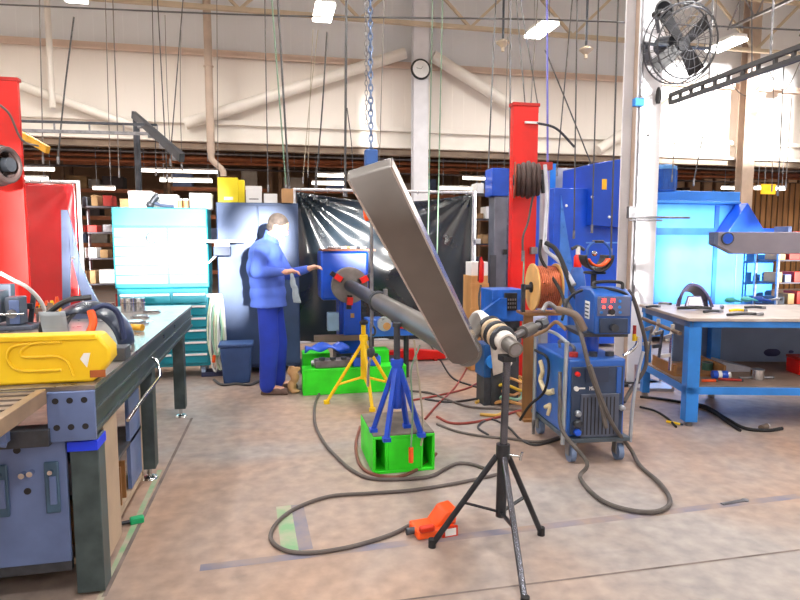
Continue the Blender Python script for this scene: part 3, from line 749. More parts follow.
# tools on top of the positioner
zt0w = zt0+.02
for i, (dx, m, ln, lab) in enumerate([(-.1, steel, .16, 'small bright chisel lying on the blue positioner'), (.03, wood_light, .14, 'wooden handled brush lying on the blue positioner'), (.14, dark_steel, .18, 'dark wrench lying across the top of the blue positioner')]):
    t = thing('hand_tool', lab, 'tool', (pc_.x+dx, pc_.y+.1+.07*i, zt0w))
    MB().tube([(-ln/2,0,.018),(0,.0,.02),(ln/2,0,.016)], .014, 8).build('handle', m, t); MB().bx(ln/2-.02, ln/2+.05, -.02, .02, .004, .03).build('head', steel, t, bevel=.004)
# red fixture lying behind, right of the positioner
a = at(390, 358, 6.3); t = thing('red_base_frame', 'low red steel frame lying on the floor behind the blue jack stand', 'frame', fl(386,363))
b = MB(); b.prism([(0,.02),(.75,.02),(.86,.06),(.86,.10),(.3,.16),(0,.13)], (0,0,0), (1,0,0), (0,0,1), (0,.12,0)); b.build('beam', red, t, bevel=.006)
MB().bx(-.05,.8,.12,.5,0,.05).build('lower_plate', mat('plate_purple',(120,104,128),.5), t); MB().bx(.1,.14,-.04,.5,0,.03).build('foot', dull_red, t)
MB().bx(.62,.66,-.02,.5,0,.03).build('foot', dull_red, t)
# red jaw bits behind bar
a = at(385,289,6.3); 
# ---- green blocks
def green_block(px0, px1, yb, h, depth, label, pockets):
    a = fl(px0, yb); c = fl(px1, yb); L = (c-a).dot(RGT)
    t = thing('green_steel_block', label, 'block', (a.x, a.y, 0), 0)
    th = .02
    b = MB(); b.bx(0, L, 0, depth, h-th, h); b.bx(0, L, 0, depth, 0, th); b.bx(0, th, 0, depth, th, h-th); b.bx(L-th, L, 0, depth, th, h-th)
    if pockets:
        b.bx(.10, L-.10, 0, .02, th, h-th); b.bx(.08, .10, 0, depth, th, h-th); b.bx(L-.10, L-.08, 0, depth, th, h-th)
    else: b.bx(th, L-th, 0, .02, th, h-th)
    b.bx(th, L-th, depth-.02, depth, th, h-th)
    b.build('box', green, t, bevel=.004)
    return t, L
tg, Lg = green_block(373, 437, 475, .25, .52, 'bright green steel block with open ends in front, carrying the blue jack stand', True)
MB().bx(.004, Lg-.004, .004, .516, .25, .258).build('worn_top', mat('worn_top',(112,104,96),.7,.1,.3,9), tg)
tg2, Lg2 = green_block(303, 409, 396, .26, .2, 'long bright green steel block on the floor below the positioner', False)
gx, gy = tg2.location.x, tg2.location.y
t = thing('green_steel_block', 'second green steel block standing behind the long one', 'block', (gx+.02, gy+.32, 0)); MB().bx(0,.28,0,.2,0,.36).build('box', green, t, bevel=.005)
t = thing('green_steel_block', 'right hand green block half hidden behind the long one', 'block', (gx+.68, gy+.3, 0)); MB().bx(0,.24,0,.2,0,.37).build('box', green, t, bevel=.005)
# clutter on the long green block
for i,(x0,x1,z,h,m,lab,nm) in enumerate([(.12,.48,.26,.08,mat('drive_grey',(104,100,104),.5,.3,.25,12),'grey gear drive lying on the long green block','gear_drive'),(.5,.78,.26,.10,blue,'blue motor housing lying on the long green block','motor')]):
    t = thing(nm, lab, 'machine', (gx+x0, gy+.02, z)); L = x1-x0
    MB().bx(0, L, 0, .15, 0, h).build('body', m, t, bevel=.012)
    for k in range(3): MB().cyl((L*(.2+.3*k), .02, h), (L*(.2+.3*k), .02, h+.025), .03, n=14).build('bolt', dark_steel, t)
    MB().cyl((-.03,.08,h/2),(0,.08,h/2),.03).build('shaft', steel, t)
t = thing('blue_cloth', 'blue cloth bundle draped at the left end of the green blocks', 'cloth', (gx+.02, gy+.15, .0)); 
b = MB().grid(lambda u,v: V(.02+.45*u, .05+.1*v+.02*math.sin(9*u), .385+.03*math.sin(PI*u)+.02*math.sin(14*u+5*v)+.05*math.sin(PI*v)), 20, 8); b.build('fabric', blue, t, solid=.01)
t = thing('tan_cloth', 'crumpled tan glove hanging at the left end of the green blocks', 'glove', (gx-.1, gy+.15, 0)); 
b = MB(); b.sph((0,0,.22),.05,(.9,.6,1.1)); b.sph((.03,-.02,.16),.05,(.9,.6,1.3)); b.sph((0,0,.07),.05,(.9,.9,1.35)); b.sph((.03,-.02,.02),.04,(1.3,1,.5)); b.sph((.05,0,.24),.03,(1.5,.7,.8)); o = b.build('palm', card, t); m1 = o.modifiers.new('r','REMESH'); m1.mode='VOXEL'; m1.voxel_size=.012
# ---- yellow jack stand
jp = fl(364, 404); t = thing('yellow_jack_stand', 'yellow tripod jack stand in front of the long green block', 'stand', (jp.x, jp.y, 0))
H = at(364,336,(jp-CAM).dot(FH)).z
MB().cyl((0,0,H-.4),(0,0,H+.0),.03,n=16).build('column', yellow, t); MB().cyl((0,0,H-.02),(0,0,H+.1),.022,n=14).build('neck', yellow, t)
MB().cyl((0,0,H-.04),(0,0,H+.01),.04,n=16).build('collar', yellow, t)
for k, a in enumerate((-PI/2+.1, PI-.35, .35)):
    r = .36; f = V(r*math.cos(a), r*math.sin(a)*.7, .012)
    g = MB().cyl(V(0,0,H-.05), f, .016, n=10).build('leg', yellow, t); MB().cyl(f-V(0,0,.012), f+V(0,0,.02), .028, n=12).build('foot_pad', yellow, g)
    MB().cyl(V(0,0,H-.38), V(f.x*.72,f.y*.72,H*.28), .012, n=8).build('cross_brace', yellow, t)
MB().sph((0,-.02,H+.13),.035,(1.2,.8,.7)).build('head', black, t)
# chain links hanging at the yellow stand
p = at(371, 352, 5.1); t = thing('hook_chain', 'dark hook and bright link hanging beside the yellow jack stand', 'hook', p)
b = MB(); b.sph((0,0,.0),.045,(.8,.7,1.1)); b.build('swivel', dark_steel, t); MB().cyl((0,0,.04),(0,0,.26),.010).build('rod', steel, t); MB().tube([(0,0,-.04),(-.02,0,-.12),(-.03,0,-.3)], .012, 8).build('link', chrome, t)
# ---- blue jack stand
jb = atz(397, 434, .258); t = thing('blue_jack_stand', 'blue four legged jack stand standing on the front green block', 'stand', (jb.x, jb.y, .258))
Dj = (jb-CAM).dot(FH); H = at(397,362,Dj).z-.258
jblue = mat('jack_blue', (24,72,190), .4, 0, .2, 8)
MB().cyl((0,0,H-.3),(0,0,H),.034,n=16).build('column', jblue, t); MB().cyl((0,0,H-.02),(0,0,H+.02),.042,n=16).build('collar', jblue, t)
for a in (PI/4+.2, 3*PI/4+.2, 5*PI/4+.2, 7*PI/4+.2):
    f = V(.17*math.cos(a), .15*math.sin(a), .012)
    g = MB().bar(V(f.x*.12,f.y*.12,H-.04), f, .03, .03).build('leg', jblue, t, bevel=.004); MB().box(f, (.05,.05,.024)).build('foot_pad', jblue, g)
zp = at(397,322,Dj).z-.258
MB().cyl((0,0,H),(0,0,zp-.02),.021,n=12).build('screw_rod', dark_steel, t)
MB().cyl((0,0,zp-.03),(0,0,zp-.005),.03,n=12).build('head', dark_steel, t)
# orange pendants hanging on green cords at the front block
p = at(411, 455, 3.72); t = thing('orange_pendant', 'orange handled plug hanging on a green cord before the front green block', 'pendant', p)
MB().tube([V(0,0,.05),V(.01,0,.3),V(.0,.0,.55),at(420,345,3.75)-p], .006, 6).build('cord', cord_green, t); MB().cyl((0,0,-.05),(0,0,.05),.016,n=10).build('handle', orange, t, bevel=.003)
a_ = at(414, 340, 3.8); c_ = at(418, 447, 3.78)
o = MB().tube([a_, at(421,400,3.8), at(423,430,3.78), at(421,446,3.75)], .007, 6).build('hanging_line', cord_pale); tag(o, 'pale cord hanging beside the blue jack stand rod', 'cord')
# ================================================================ the man
skin = mat('skin', (214,160,136), .5, 0, .05, 8); hair_m = mat('grey_hair', (84,74,68), .7, 0, .3, 30)
coat_m = mat('work_jacket_blue', (78,108,208), .75, 0, .1, 5, .2); trouser_m = mat('trousers_blue', (30,58,176), .8, 0, .14, 5, .2)
shoe_m = mat('work_boot', (96,74,66), .6, 0, .2, 10)
def cap(b, p, q, r, r2=None, n=14):
    r2 = r if r2 is None else r2; b.cyl(p, q, r, r2, n=n); b.sph(p, r, n=n, m=8); b.sph(q, r2, n=n, m=8); return b
def organic(o, vox, sm=6, f=.6):
    m = o.modifiers.new('remesh', 'REMESH'); m.mode = 'VOXEL'; m.voxel_size = vox; m.use_smooth_shade = True
    s = o.modifiers.new('smooth', 'SMOOTH'); s.iterations = sm; s.factor = f; return o
mp = fl(276, 392)
man = thing('person', 'grey haired person in a blue work jacket and trousers reaching out to the blue positioner', 'person', (mp.x, mp.y, 0), -PSI)
b = MB()
hd = V(.055, 0, 1.645); tilt = Matrix.Rotation(.48, 3, 'Y')
def h(p): return hd + tilt @ V(*p)
b.sph(h((-.008,0,.02)), .1, (1.02,.78,1.02), 20, 14, tilt); b.sph(h((.03,0,-.045)), .07, (.95,.82,1.05), 16, 10, tilt)   # skull, jaw
cap(b, h((.065,0,-.075)), h((.07,0,-.085)), .026)                                     # chin
b.sph(h((.095,0,-.01)), .018, (1,.75,1.3), 12, 8, tilt); b.sph(h((.107,0,-.024)), .014, (1,1,.8), 10, 7, tilt)      # nose
b.sph(h((.078,0,.028)), .03, (.7,1.7,.45), 12, 8, tilt)                                # brow
b.sph(h((.086,0,-.055)), .016, (.7,1.5,.55), 12, 8, tilt)                              # lips
for s in (-1, 1): b.sph(h((-.01, s*.079, -.01)), .028, (.75,.35,1.2), 12, 8, tilt)     # ears
cap(b, V(-.035,0,1.45), h((-.02,0,-.06)), .058, .055)
for p, r, sc in (((-.07,0,1.36),.15,(.8,1.2,1)), ((-.06,0,1.2),.145,(.85,1.1,1.1)), ((-.045,0,1.06),.14,(.85,1.1,1)), ((-.05,0,.94),.15,(.9,1.12,.9))): b.sph(p, r, sc, 18, 12)
Rs, Re, Rw = V(-.07,-.19,1.405), V(-.105,-.27,1.215), V(.16,-.17,1.215)
Ls, Le, Lw = V(-.03,.18,1.405), V(.10,.25,1.17), V(.335,.14,1.235)
for s_, e_, w_2 in ((Rs,Re,Rw),(Ls,Le,Lw)):
    cap(b, s_, e_, .055, .042); cap(b, e_, w_2, .042, .028)
def hand(b, w, d, side, spread=.012, droop=0.):
    d = d.normalized(); up = V(0,0,1); s = d.cross(up).normalized()*side    # s points across the palm
    dn = V(0,0,-1)
    pc = w+d*.05
    cap(b, w, pc, .026, .026); 
    for k in range(4):
        base = w+d*.075+s*((k-1.5)*.019); L = (.062,.072,.068,.052)[k]
        cap(b, w+d*.03+s*((k-1.5)*.014), base, .014, .0105, 8)
        a1 = base+(d*.85+dn*.35).normalized()*L*.5; a2 = a1+(d*.5+dn*.85).normalized()*L*.5
        cap(b, base, a1, .0095, .009, 8); cap(b, a1, a2, .009, .008, 8)
    t0 = w+d*.025-s*.022; t1 = t0+(d*.6-s*.6+dn*.35).normalized()*.04; t2_ = t1+(d*.9+dn*.3).normalized()*.03
    cap(b, t0, t1, .013, .011, 8); cap(b, t1, t2_, .011, .009, 8)
hand(b, Rw, V(1,.1,.12), 1); hand(b, Lw, V(1,-.15,.3), 1)
Lh = [(V(-.05,-.09,.92), V(-.035,-.10,.50), V(-.055,-.10,.10)), (V(-.04,.09,.92), V(.01,.10,.50), V(.0,.11,.10))]
for hp_, kn, an in Lh:
    cap(b, hp_, kn, .088, .058); cap(b, kn, an, .056, .042); cap(b, an+V(0,0,-.035), an+V(.14,0,-.05), .04, .03)
organic(b.build('body', skin, man), .0062, 4, .5)
# eyes, hair
for s in (-1, 1):
    e = MB().sph(h((.0835, s*.03, .008)), .011).build('eye', white, man); MB().sph(h((.0925, s*.031, .008)), .0045).build('pupil', black, e)
hb = MB(); hb.sph(h((-.02,0,.04)), .1, (1.04,.83,.92), 20, 12, tilt); hb.sph(h((-.055,0,-.01)), .07, (.8,1.08,1.1), 18, 10, tilt)
ho = hb.build('hair', hair_m, man); organic(ho, .008, 4)
# jacket
b = MB()
for p, r, sc in (((-.075,0,1.37),.18,(.92,1.2,.92)), ((-.085,0,1.25),.18,(1.0,1.12,1)), ((-.065,0,1.12),.175,(1.0,1.15,1)), ((-.06,0,1.0),.18,(1.0,1.12,.9))): b.sph(p, r, sc, 18, 12)
b.lathe([(.155,1.0),(.175,.9),(.182,.86),(.17,.86),(.15,.9)], (-.055,0,0), n=24)
nv = len(b.v)
for i in range(len(b.v)-24*5, len(b.v)): b.v[i].y *= 1.2
cap(b, V(-.05,0,1.47), V(-.02,0,1.52), .085, .075)
cap(b, Rs+V(0,.02,0), Re, .078, .062); cap(b, Re, Rw-V(.035,0,0), .06, .042)
cap(b, Ls-V(0,.02,0), Le, .078, .062); cap(b, Le, Lw-V(.035,-.015,.01), .06, .042)
cap(b, V(-.07,-.1,1.42), Rs, .085, .08); cap(b, V(-.05,.1,1.42), Ls, .085, .08)
j = organic(b.build('jacket', coat_m, man), .011, 7)
MB().tube([h((-.08,-.0,-.085)), V(-.06,-.065,1.515), V(.02,-.05,1.50), V(.045,0,1.485), V(.02,.05,1.50), V(-.06,.065,1.515), h((-.08,.0,-.085))], .017, 8).build('collar', coat_m, j)
b = MB()
for hp_, kn, an in Lh: cap(b, hp_, kn+V(0,0,0), .10, .094); cap(b, kn, an+V(-.005,0,-.01), .094, .08)
b.sph((-.05,0,.90), .15, (.9,1.1,.8), 18, 12)
organic(b.build('trousers', trouser_m, man), .011, 6)
for hp_, kn, an in Lh:
    b = MB(); b.sph(an+V(-.01,0,-.045), .055, (1.1,.85,.95)); b.sph(an+V(.08,0,-.055), .05, (1.5,.9,.7)); b.sph(an+V(.15,0,-.062), .045, (1.2,1,.75)); b.bx(an.x-.07, an.x+.2, an.y-.042, an.y+.042, .002, .03)
    s = organic(b.build('boot', shoe_m, man), .009, 3)
b = MB(); b.sph(Rw+V(.06,-.01,-.10), .03, (1,.6,2.2)); b.sph(Rw+V(.085,-.02,-.18), .035, (.9,.5,1.8))
for k in range(4): cap(b, Rw+V(.06+.015*k,-.02,-.2), Rw+V(.07+.02*k,-.02,-.29), .011)
cap(b, Rw+V(.05,0,-.02), Rw+V(.06,-.01,-.08), .02)
g = organic(b.build('work_glove', mat('glove_grey', (150,164,178), .8, 0, .15, 12), None), .008, 4)
g.location = (mp.x, mp.y, 0); g.rotation_euler = (0, 0, -PSI); tag(g, 'pale grey work glove dangling from the hand of the person in blue', 'glove')
# ================================================================ long steel bench on the left
BZ = .915
n0, n1 = atz(95, 385, BZ), atz(192, 305, BZ); BX = n0.x; BY0 = n0.y; BY1 = n1.y
bench_top = mat('bench_steel_top', (150,142,138), .32, .7, .28, 9, .1, noise_rough=.15)
bench_side = mat('bench_side', (70,82,86), .45, .4, .25, 8, .1)
plate_blue2 = mat('plate_blue_grey', (104,124,172), .4, .25, .15, 4)
t = thing('long_steel_bench', 'long dark steel welding bench running away along the left side', 'bench', (BX, BY0, 0)); print('BENCH', n0, n1)
LY = BY1-BY0; WX = 1.6
b = MB(); b.bx(-WX, 0, 0, LY, BZ-.02, BZ)
b.build('tabletop', bench_top, t, bevel=.002)
b = MB(); b.bx(-.035, -.012, .012, LY, BZ-.19, BZ-.02); b.bx(-.04, 0, .0, LY, BZ-.035, BZ-.02); b.bx(-.04, 0, .0, LY, BZ-.115, BZ-.10); b.bx(-.04, 0, .0, LY, BZ-.20, BZ-.18)
b.build('side_rail', bench_side, t, bevel=.002)
MB().bx(-WX, -.05, LY-.03, LY, BZ-.19, BZ-.02).build('end_rail', bench_side, t)
# perforated end block
b = MB()
xs_ = [-.205, -.165, -.135, -.115, -.085, -.065, -.035, 0]
HX = [-.145, -.092, -.038]; HZ = [BZ-.055, BZ-.165]
b.bx(-.178, 0, -.02, -.0, BZ-.225, BZ-.02)
o = b.build('end_plate', plate_blue2, t, bevel=.002)
for x in HX:
    for z in HZ: MB().cyl((x, -.0215, z), (x, -.0195, z), .0125, n=18).build('plate_hole', black, o)
b = MB(); b.bx(-.178, -.16, 0, .3, BZ-.225, BZ-.02); b.bx(-.02, -.0405, .0, .0, BZ-.2, BZ-.05); b.build('end_bracket', plate_blue2, t)
LEG = .105
for i, (y, foot) in enumerate(((.02, 0), (fl(152,478).y-BY0-.05, 1), (fl(184,416).y-BY0-.05, 1))):
    lg = MB().bx(-.115 if i == 0 else -.105, -.005 if i == 0 else -.015, y, y+LEG, .012 if not foot else .075, BZ-.225 if i == 0 else BZ-.20).build('leg', bench_side if i else mat('leg_slate', (76,92,96), .45, .3, .2, 10), t, bevel=.004)
    if foot:
        MB().cyl((-.06, y+.05, .015), (-.06, y+.05, .08), .014).build('levelling_screw', chrome, lg); MB().lathe([(.05,0),(.045,.012),(.02,.022)], (-.06, y+.05, .001), n=20).build('foot_pad', chrome, lg)
for y in (.02, 2.62):
    MB().bx(-WX+.02, -WX+.02+LEG, y, y+LEG, .0, BZ-.02).build('leg', bench_side, t, bevel=.004)
tape = mat('blue_tape', (20,60,240), .5, 0, .06, 8)
MB().bx(-.118, -.002, .0, .135, BZ-.275, BZ-.235).build('blue_tape', tape, t, label='band of bright blue tape')
# machined marks on the side
for y in (1.7, 2.2): MB().cyl((-.012, y, BZ-.06), (-.003, y, BZ-.06), .012).build('rail_bolt', chrome, t)
# blue grey fixture panel below the near end
px = BX-1.15
t = thing('fixture_panel', 'blue grey steel plate with slots standing under the near end of the bench', 'panel', (px, BY0+.02, 0))
MB().bx(-.5, 1.02, 0, .02, .16, .68).build('plate', plate_blue2, t, bevel=.003)
MB().bx(-.5, 1.02, -.0, .03, .12, .16).build('lower_edge', dark_steel, t)
for x in (-.30,-.085, .13, .345, .56, .775, .965):
    s = MB().bx(x-.028, x+.028, -.012, .0, .38, .60).build('slot_bracket', mat('slot_blue', (70,100,128), .4, .2, .15, 8), t, bevel=.006)
    MB().cyl((x,-.03,.56),(x,-.01,.56),.01).build('slot_bolt', chrome, s); MB().bx(x-.008, x+.018, -.02, -.011, .42, .54).build('slot_clamp', plate_blue2, s, bevel=.003)
b = MB()
for x in (.02, .235, .45, .665, .87): b.cyl((x,-.003,.48),(x,.001,.48),.014,n=14); b.cyl((x-.03,-.003,.655),(x-.03,.001,.655),.014,n=14)
b.build('panel_holes', black, t)
b = MB()
for x in (-.03, .185, .40, .615, .83): b.cyl((x+.03,-.03,.555),(x+.03,0,.555),.012); b.cyl((x+.06,-.03,.56),(x+.06,0,.56),.012)
b.build('panel_bolts', chrome, t)
t = thing('steel_channel', 'grey steel channel lying across the top of the slotted panel under the bench', 'channel', (px, BY0+.02, .68))
MB().bx(-.5, .98, -.06, .03, .0, .07).build('web', dark_steel, t, bevel=.003)
for k in range(5): 
    MB().tube([(.1+k*.16,-.08,.03),(.14+k*.16,-.1,.045),(.2+k*.16,-.09,.03)], .014, 7).build('clip', plate_blue2, t)
# shelf rack with posts under the bench
t = thing('under_bench_rack', 'tan and blue shelving under the long steel bench', 'rack', (BX-.08, BY0, 0))
tan = mat('rack_tan', (176,156,134), .55, 0, .12, 5)
MB().bx(.045, .07, .13, .36, .10, BZ-.21).build('post', tan, t); MB().bx(-.04, .0, 1.2, 1.24, .03, BZ-.21).build('post', tan, t)
MB().bx(-.9, -.0, .19, 1.22, .06, .09).build('lower_shelf', tan, t)
MB().bx(-.9, -.0, .19, 1.22, .36, .38).build('middle_shelf', dark_steel, t)
MB().bx(-.02, .0, .92, 1.2, .1, .62).build('side_panel', plate_blue2, t)
b = MB()
for k in range(6): b.bx(-.6, -.01, .32+k*.1, .335+k*.1, .09, .30)
b.build('divider', wood, t)
b = MB(); b.sph((-.15,.5,.5),.08); b.cyl((-.1,.5,.5),(.0,.52,.5),.03); b.build('stored_motor', dark_steel, t)
b = MB()
t = thing('bent_hook_rod', 'bright bent rod hooked under the bench rail near the front leg', 'rod', (BX, BY0, 0))
MB().tube([V(.03,.40,BZ-.27),V(.05,.7,BZ-.23),V(.06,.95,BZ-.215),V(.06,1.1,BZ-.20),V(.03,1.2,BZ-.14),V(-.0,1.22,BZ-.12)], .009, 8).build('rod', chrome, t)
# second, slatted bench nearer to the camera
sl0 = atz(49, 388, BZ)
t = thing('slatted_bench', 'slatted steel bench top at the lower left corner of the picture', 'bench', (sl0.x-.005, BY0-.03-1.93, 0))
MB().bx(-.035, 0, 0, 1.93, BZ-.06, BZ).build('edge_rail', mat('edge_tan', (150,128,106), .5, .3, .2, 8), t, bevel=.003)
for k in range(26): MB().bx(-1.3, -.035, .02+k*.074, .062+k*.074, BZ-.045, BZ-.004).build('slat', mat('slat_steel', (140,128,122), .45, .5, .2, 9), t)
MB().bx(-1.3, -.035, 1.91, 1.93, BZ-.06, BZ).build('end_rail', steel, t)
MB().bx(-1.34, -1.30, 0, 1.93, BZ-.06, BZ).build('edge_rail', MATS['edge_tan'], t)
for x in (-1.3, -.09):
    for y in (.02, 1.2): MB().bx(x, x+.05, y, y+.05, 0, BZ-.06).build('leg', bench_side, t)
# pieces stored below between benches
for k,(x,y,w,h,m,lab) in enumerate([(-1.12,BY0-.04,.05,.16,tan,'tan upright block under the slatted bench, left of the holed plate'),(-1.03,BY0-.04,.03,.18,plate_blue2,'blue grey upright bar under the slatted bench, beside the holed plate'),(-1.22,BY0-.04,.05,.12,dark_steel,'dark upright block under the slatted bench')]):
    o = MB().bx(x-w/2, x+w/2, y-.04+.0, y-.0, BZ-.20, BZ-.24+h).build('steel_block', m, bevel=.003); tag(o, lab, 'block')

# ---- yellow moulded case
yc = mat('case_yellow', (252,216,36), .4, 0, c2=(236,190,20), scale=3)
ye = BY0+.06
xr_ = aty(110, 357, BY0+.06).x
t = thing('yellow_case', 'yellow moulded plastic case with an embossed S curve on the near bench end', 'case', (xr_, ye, BZ))
H = .20
MB().prism([(-.75,0),(-.07,0),(0,.09),(0,.14),(-.045,H),(-.70,H),(-.75,H-.05)], (0,0,0), (1,0,0), (0,0,1), (0,.13,0)).build('shell', yc, t, bevel=.012)
MB().prism([(-.70,H-.02),(-.05,H-.02),(-.05,H+.003),(-.70,H+.003)], (0,-.008,0), (1,0,0), (0,0,1), (0,.03,0)).build('rim', yc, t, bevel=.004)
em = MB()
kq = .0041
def ev(q): return V((q[0]-110)*kq, -.003, (383-q[1])*kq)
em.tube([ev(q) for q in ((38,341),(21,344),(16,355),(22,366),(38,369),(64,369))], .006, 8)
em.tube([ev(q) for q in ((66,341),(42,341),(30,347),(29,354),(44,355),(60,355),(70,361),(75,376))], .006, 8)
em.build('embossed_curve', yc, t)
MB().prism([(-.09,H*.32),(-.075,H*.62),(-.10,H*.62),(-.115,H*.5)], (0,-.004,0), (1,0,0), (0,0,1), (0,.004,0)).build('sticker', white, t)
MB().bx(-.08,-.02,-.004,.0,.02,.05).build('latch', mat('latch_rust',(170,90,40),.6), t)

# ---- welding helmet lying behind the case
hp = atz(112, 350, BZ); 
t = thing('welding_helmet', 'black welding helmet with an orange band lying behind the yellow case', 'helmet', (hp.x-.14, hp.y+.12, BZ)); t.scale = (1.25,1.25,1.25)
def shell(u, v):
    a = PI*(-.08+1.16*u); rr = .155; y = (v-.5)*.26; k = 1-.35*abs(v-.5)**2*2
    return V(rr*math.cos(a)*k*1.15, y, .01+max(0, rr*1.25*math.sin(a)*k))
MB().grid(shell, 24, 10).build('shell', mat('helmet_black', (34,48,72), .3, 0, .2, 6), t, solid=.006)
MB().grid(lambda u,v: V(-.13+.1*u-.02*v, -.15-.01*math.sin(PI*u), .05+.13*v), 6, 6).build('visor', mat('visor_grey', (150,160,170), .3), t, solid=.006)
o = MB().tube([V(-.06,-.17,.05),V(.02,-.19,.06),V(.06,-.17,.12),V(.05,-.15,.18)], .016, 8).build('headband', orange, t); MB().tube([V(.05,-.15,.18),V(.10,-.13,.20),V(.15,-.12,.16),V(.17,-.12,.05)], .012, 8).build('strap', mat('strap_navy', (36,50,90), .5), t)
MB().tube([V(-.16,-.1,.02),V(-.14,-.13,.14),V(-.05,-.14,.22),V(.05,-.13,.235)], .012, 8).build('rim', black, t)
# grey box next to helmet
o = thing('steel_offcut', 'dark square steel block right of the welding helmet on the bench', 'block', (atz(118,362,BZ).x-.02, atz(118,362,BZ).y+.02, BZ)); MB().bx(-.05,.05,0,.12,0,.065).build('block', mat('dark_block',(84,88,96),.5,.4,.2,10), o, bevel=.004)
def on_bench(px, py): p = atz(px, py, BZ); return (p.x, p.y, BZ)
# tins, rings and clamps towards the far end
for i,(px,py,r,hh,lab) in enumerate([(128,312,.055,.12,'tall bright steel ring stack near the far end of the bench'),(139,311,.05,.11,'bright steel cup just right of the tall ring stack')]):
    t = thing('steel_cup', lab, 'cup', on_bench(px, py)); MB().lathe([(r,0),(r,hh),(r-.01,hh),(r-.012,.01)], n=26).build('wall', chrome, t); MB().torus((0,0,hh*.66),(0,0,1),r,.003,26).build('band', steel, t)
for i,(px,py,r,lab) in enumerate([(134,324,.10,'flat polished steel disc on the bench before the cups'),(152,313,.07,'small flat steel disc beside the cups on the bench'),(140,318,.07,'steel flange ring lying between the cups and the yellow clamps')]):
    t = thing('steel_disc', lab, 'disc', on_bench(px, py)); MB().lathe([(r,0),(r,.014),(r*.6,.018),(r*.58,.024),(0,.024)], n=30).build('disc', chrome, t); MB().torus((0,0,.02),(0,0,1),r*.8,.004,28).build('rim', steel, t)
for px,py,ln,a,lab in ((128,331,.10,.3,'yellow end fitting lying on the bench, left one of the pair'),(137,331,.09,-.5,'yellow end fitting lying on the bench, right one of the pair')):
    t = thing('pipe_fitting', lab, 'fitting', on_bench(px, py), a); MB().cyl((-ln/2,0,.024),(ln/2,0,.024),.022,n=16).build('sleeve', mat('fitting_ochre',(214,160,40),.4,.2), t); MB().cyl((-ln/2-.01,0,.024),(-ln/2,0,.024),.015).build('bore', black, t)
# A shaped steel bracket standing upright
p = on_bench(80, 322); p = on_bench(84, 318)
Db = (V(*p)-CAM).dot(FH); t = thing('upright_steel_bracket', 'tall blue grey steel bracket with a curved leg standing before the red curtain', 'bracket', p)
k = Db/F
def bp(px, py): q = at(px, py, Db); return ((q-V(*p)).x, q.z-BZ)
poly = [bp(x,y) for x, y in ((62,210),(69,210),(74,232),(80,262),(89,285),(99,304),(99,318),(66,318),(65,290))]
poly2 = [bp(x,y) for x, y in ((70,250),(82,296),(72,302))]
b = MB(); th = V(.01,.05,0)
o_ = [bp(x,y) for x, y in ((62,210),(68,210),(71,250),(70,318),(64,318))]
b.prism([(x, z if z > .01 else 0) for x, z in o_], (0,0,0), (1,0,0), (0,0,1), (0,.03,0))
o_ = [bp(x,y) for x, y in ((68,210),(73,230),(79,260),(87,282),(100,306),(103,318),(88,318),(80,296),(73,268),(70,252))]
for i in range(4):   # curved leg in convex pieces
    pass
cv = [((68,210),(70,252)),((73,230),(73,262)),((79,260),(78,284)),((87,282),(84,302)),((96,300),(90,316)),((103,318),(90,318))]
for (a0, a1), (c0, c1) in zip(cv[:-1], cv[1:]):
    b.prism([bp(*a0), bp(*c0), bp(*c1), bp(*a1)], (0,.0,0), (1,0,0), (0,0,1), (0,.03,0))
b.build('bracket_plate', mat('bracket_steel',(92,104,136),.4,.4,.15,5), t, bevel=.002)
MB().prism([bp(66,312),bp(102,312),bp(102,318),bp(66,318)], (0,-.05,0), (1,0,0), (0,0,1), (0,.14,0)).build('base_flange', MATS['bracket_steel'], t)
q = bp(74,258); MB().cyl((q[0],-.01,q[1]),(q[0],.0,q[1]),.012).build('bolt', chrome, t)
# vise and clutter at the far left of the bench
t = thing('bench_vise', 'grey and blue bench vise at the left edge of the bench', 'vise', on_bench(14, 329))
MB().bx(-.12,.14,-.08,.12,0,.03).build('base', mat('vise_slate',(88,96,112),.45,.3,.2,8), t, bevel=.006)
b = MB(); b.bx(-.03,.06,-.05,.09,.03,.22); b.bx(-.12,-.05,-.06,.09,.05,.26); b.build('jaw', MATS['vise_slate'], t, bevel=.01)
MB().cyl((.02,-.08,.11),(.02,.02,.11),.03).build('screw', steel, t); MB().cyl((-.06,-.09,.11),(.10,-.09,.11),.008).build('handle', chrome, t)
MB().bx(.0,.06,-.065,-.05,.04,.2).build('blue_guard', plate_blue2, t, bevel=.006)
for i,(x,h_,m,lab) in enumerate([(30,.22,dark_steel,'dark upright clamp bar beside the vise on the bench'),(46,.16,mat('rust_block',(140,110,96),.6,.2,.3,8),'rusty upright clamp beside the vise, right of the white tube'),(54,.10,dark_steel,'low dark clamp foot before the upright bracket')]):
    t = thing('bar_clamp', lab, 'clamp', on_bench(x, 326)); MB().bar((0,0,.0),(.03,.02,h_),.02,.03).build('bar', m, t); MB().bx(-.06,.03,-.02,.02,h_*.55,h_*.55+.04).build('jaw', m, t, bevel=.004); MB().cyl((-.05,0,h_*.2),(-.05,0,h_*.6),.008).build('screw', steel, t); MB().bx(-.05,.05,-.03,.03,0,.02).build('foot', m, t)
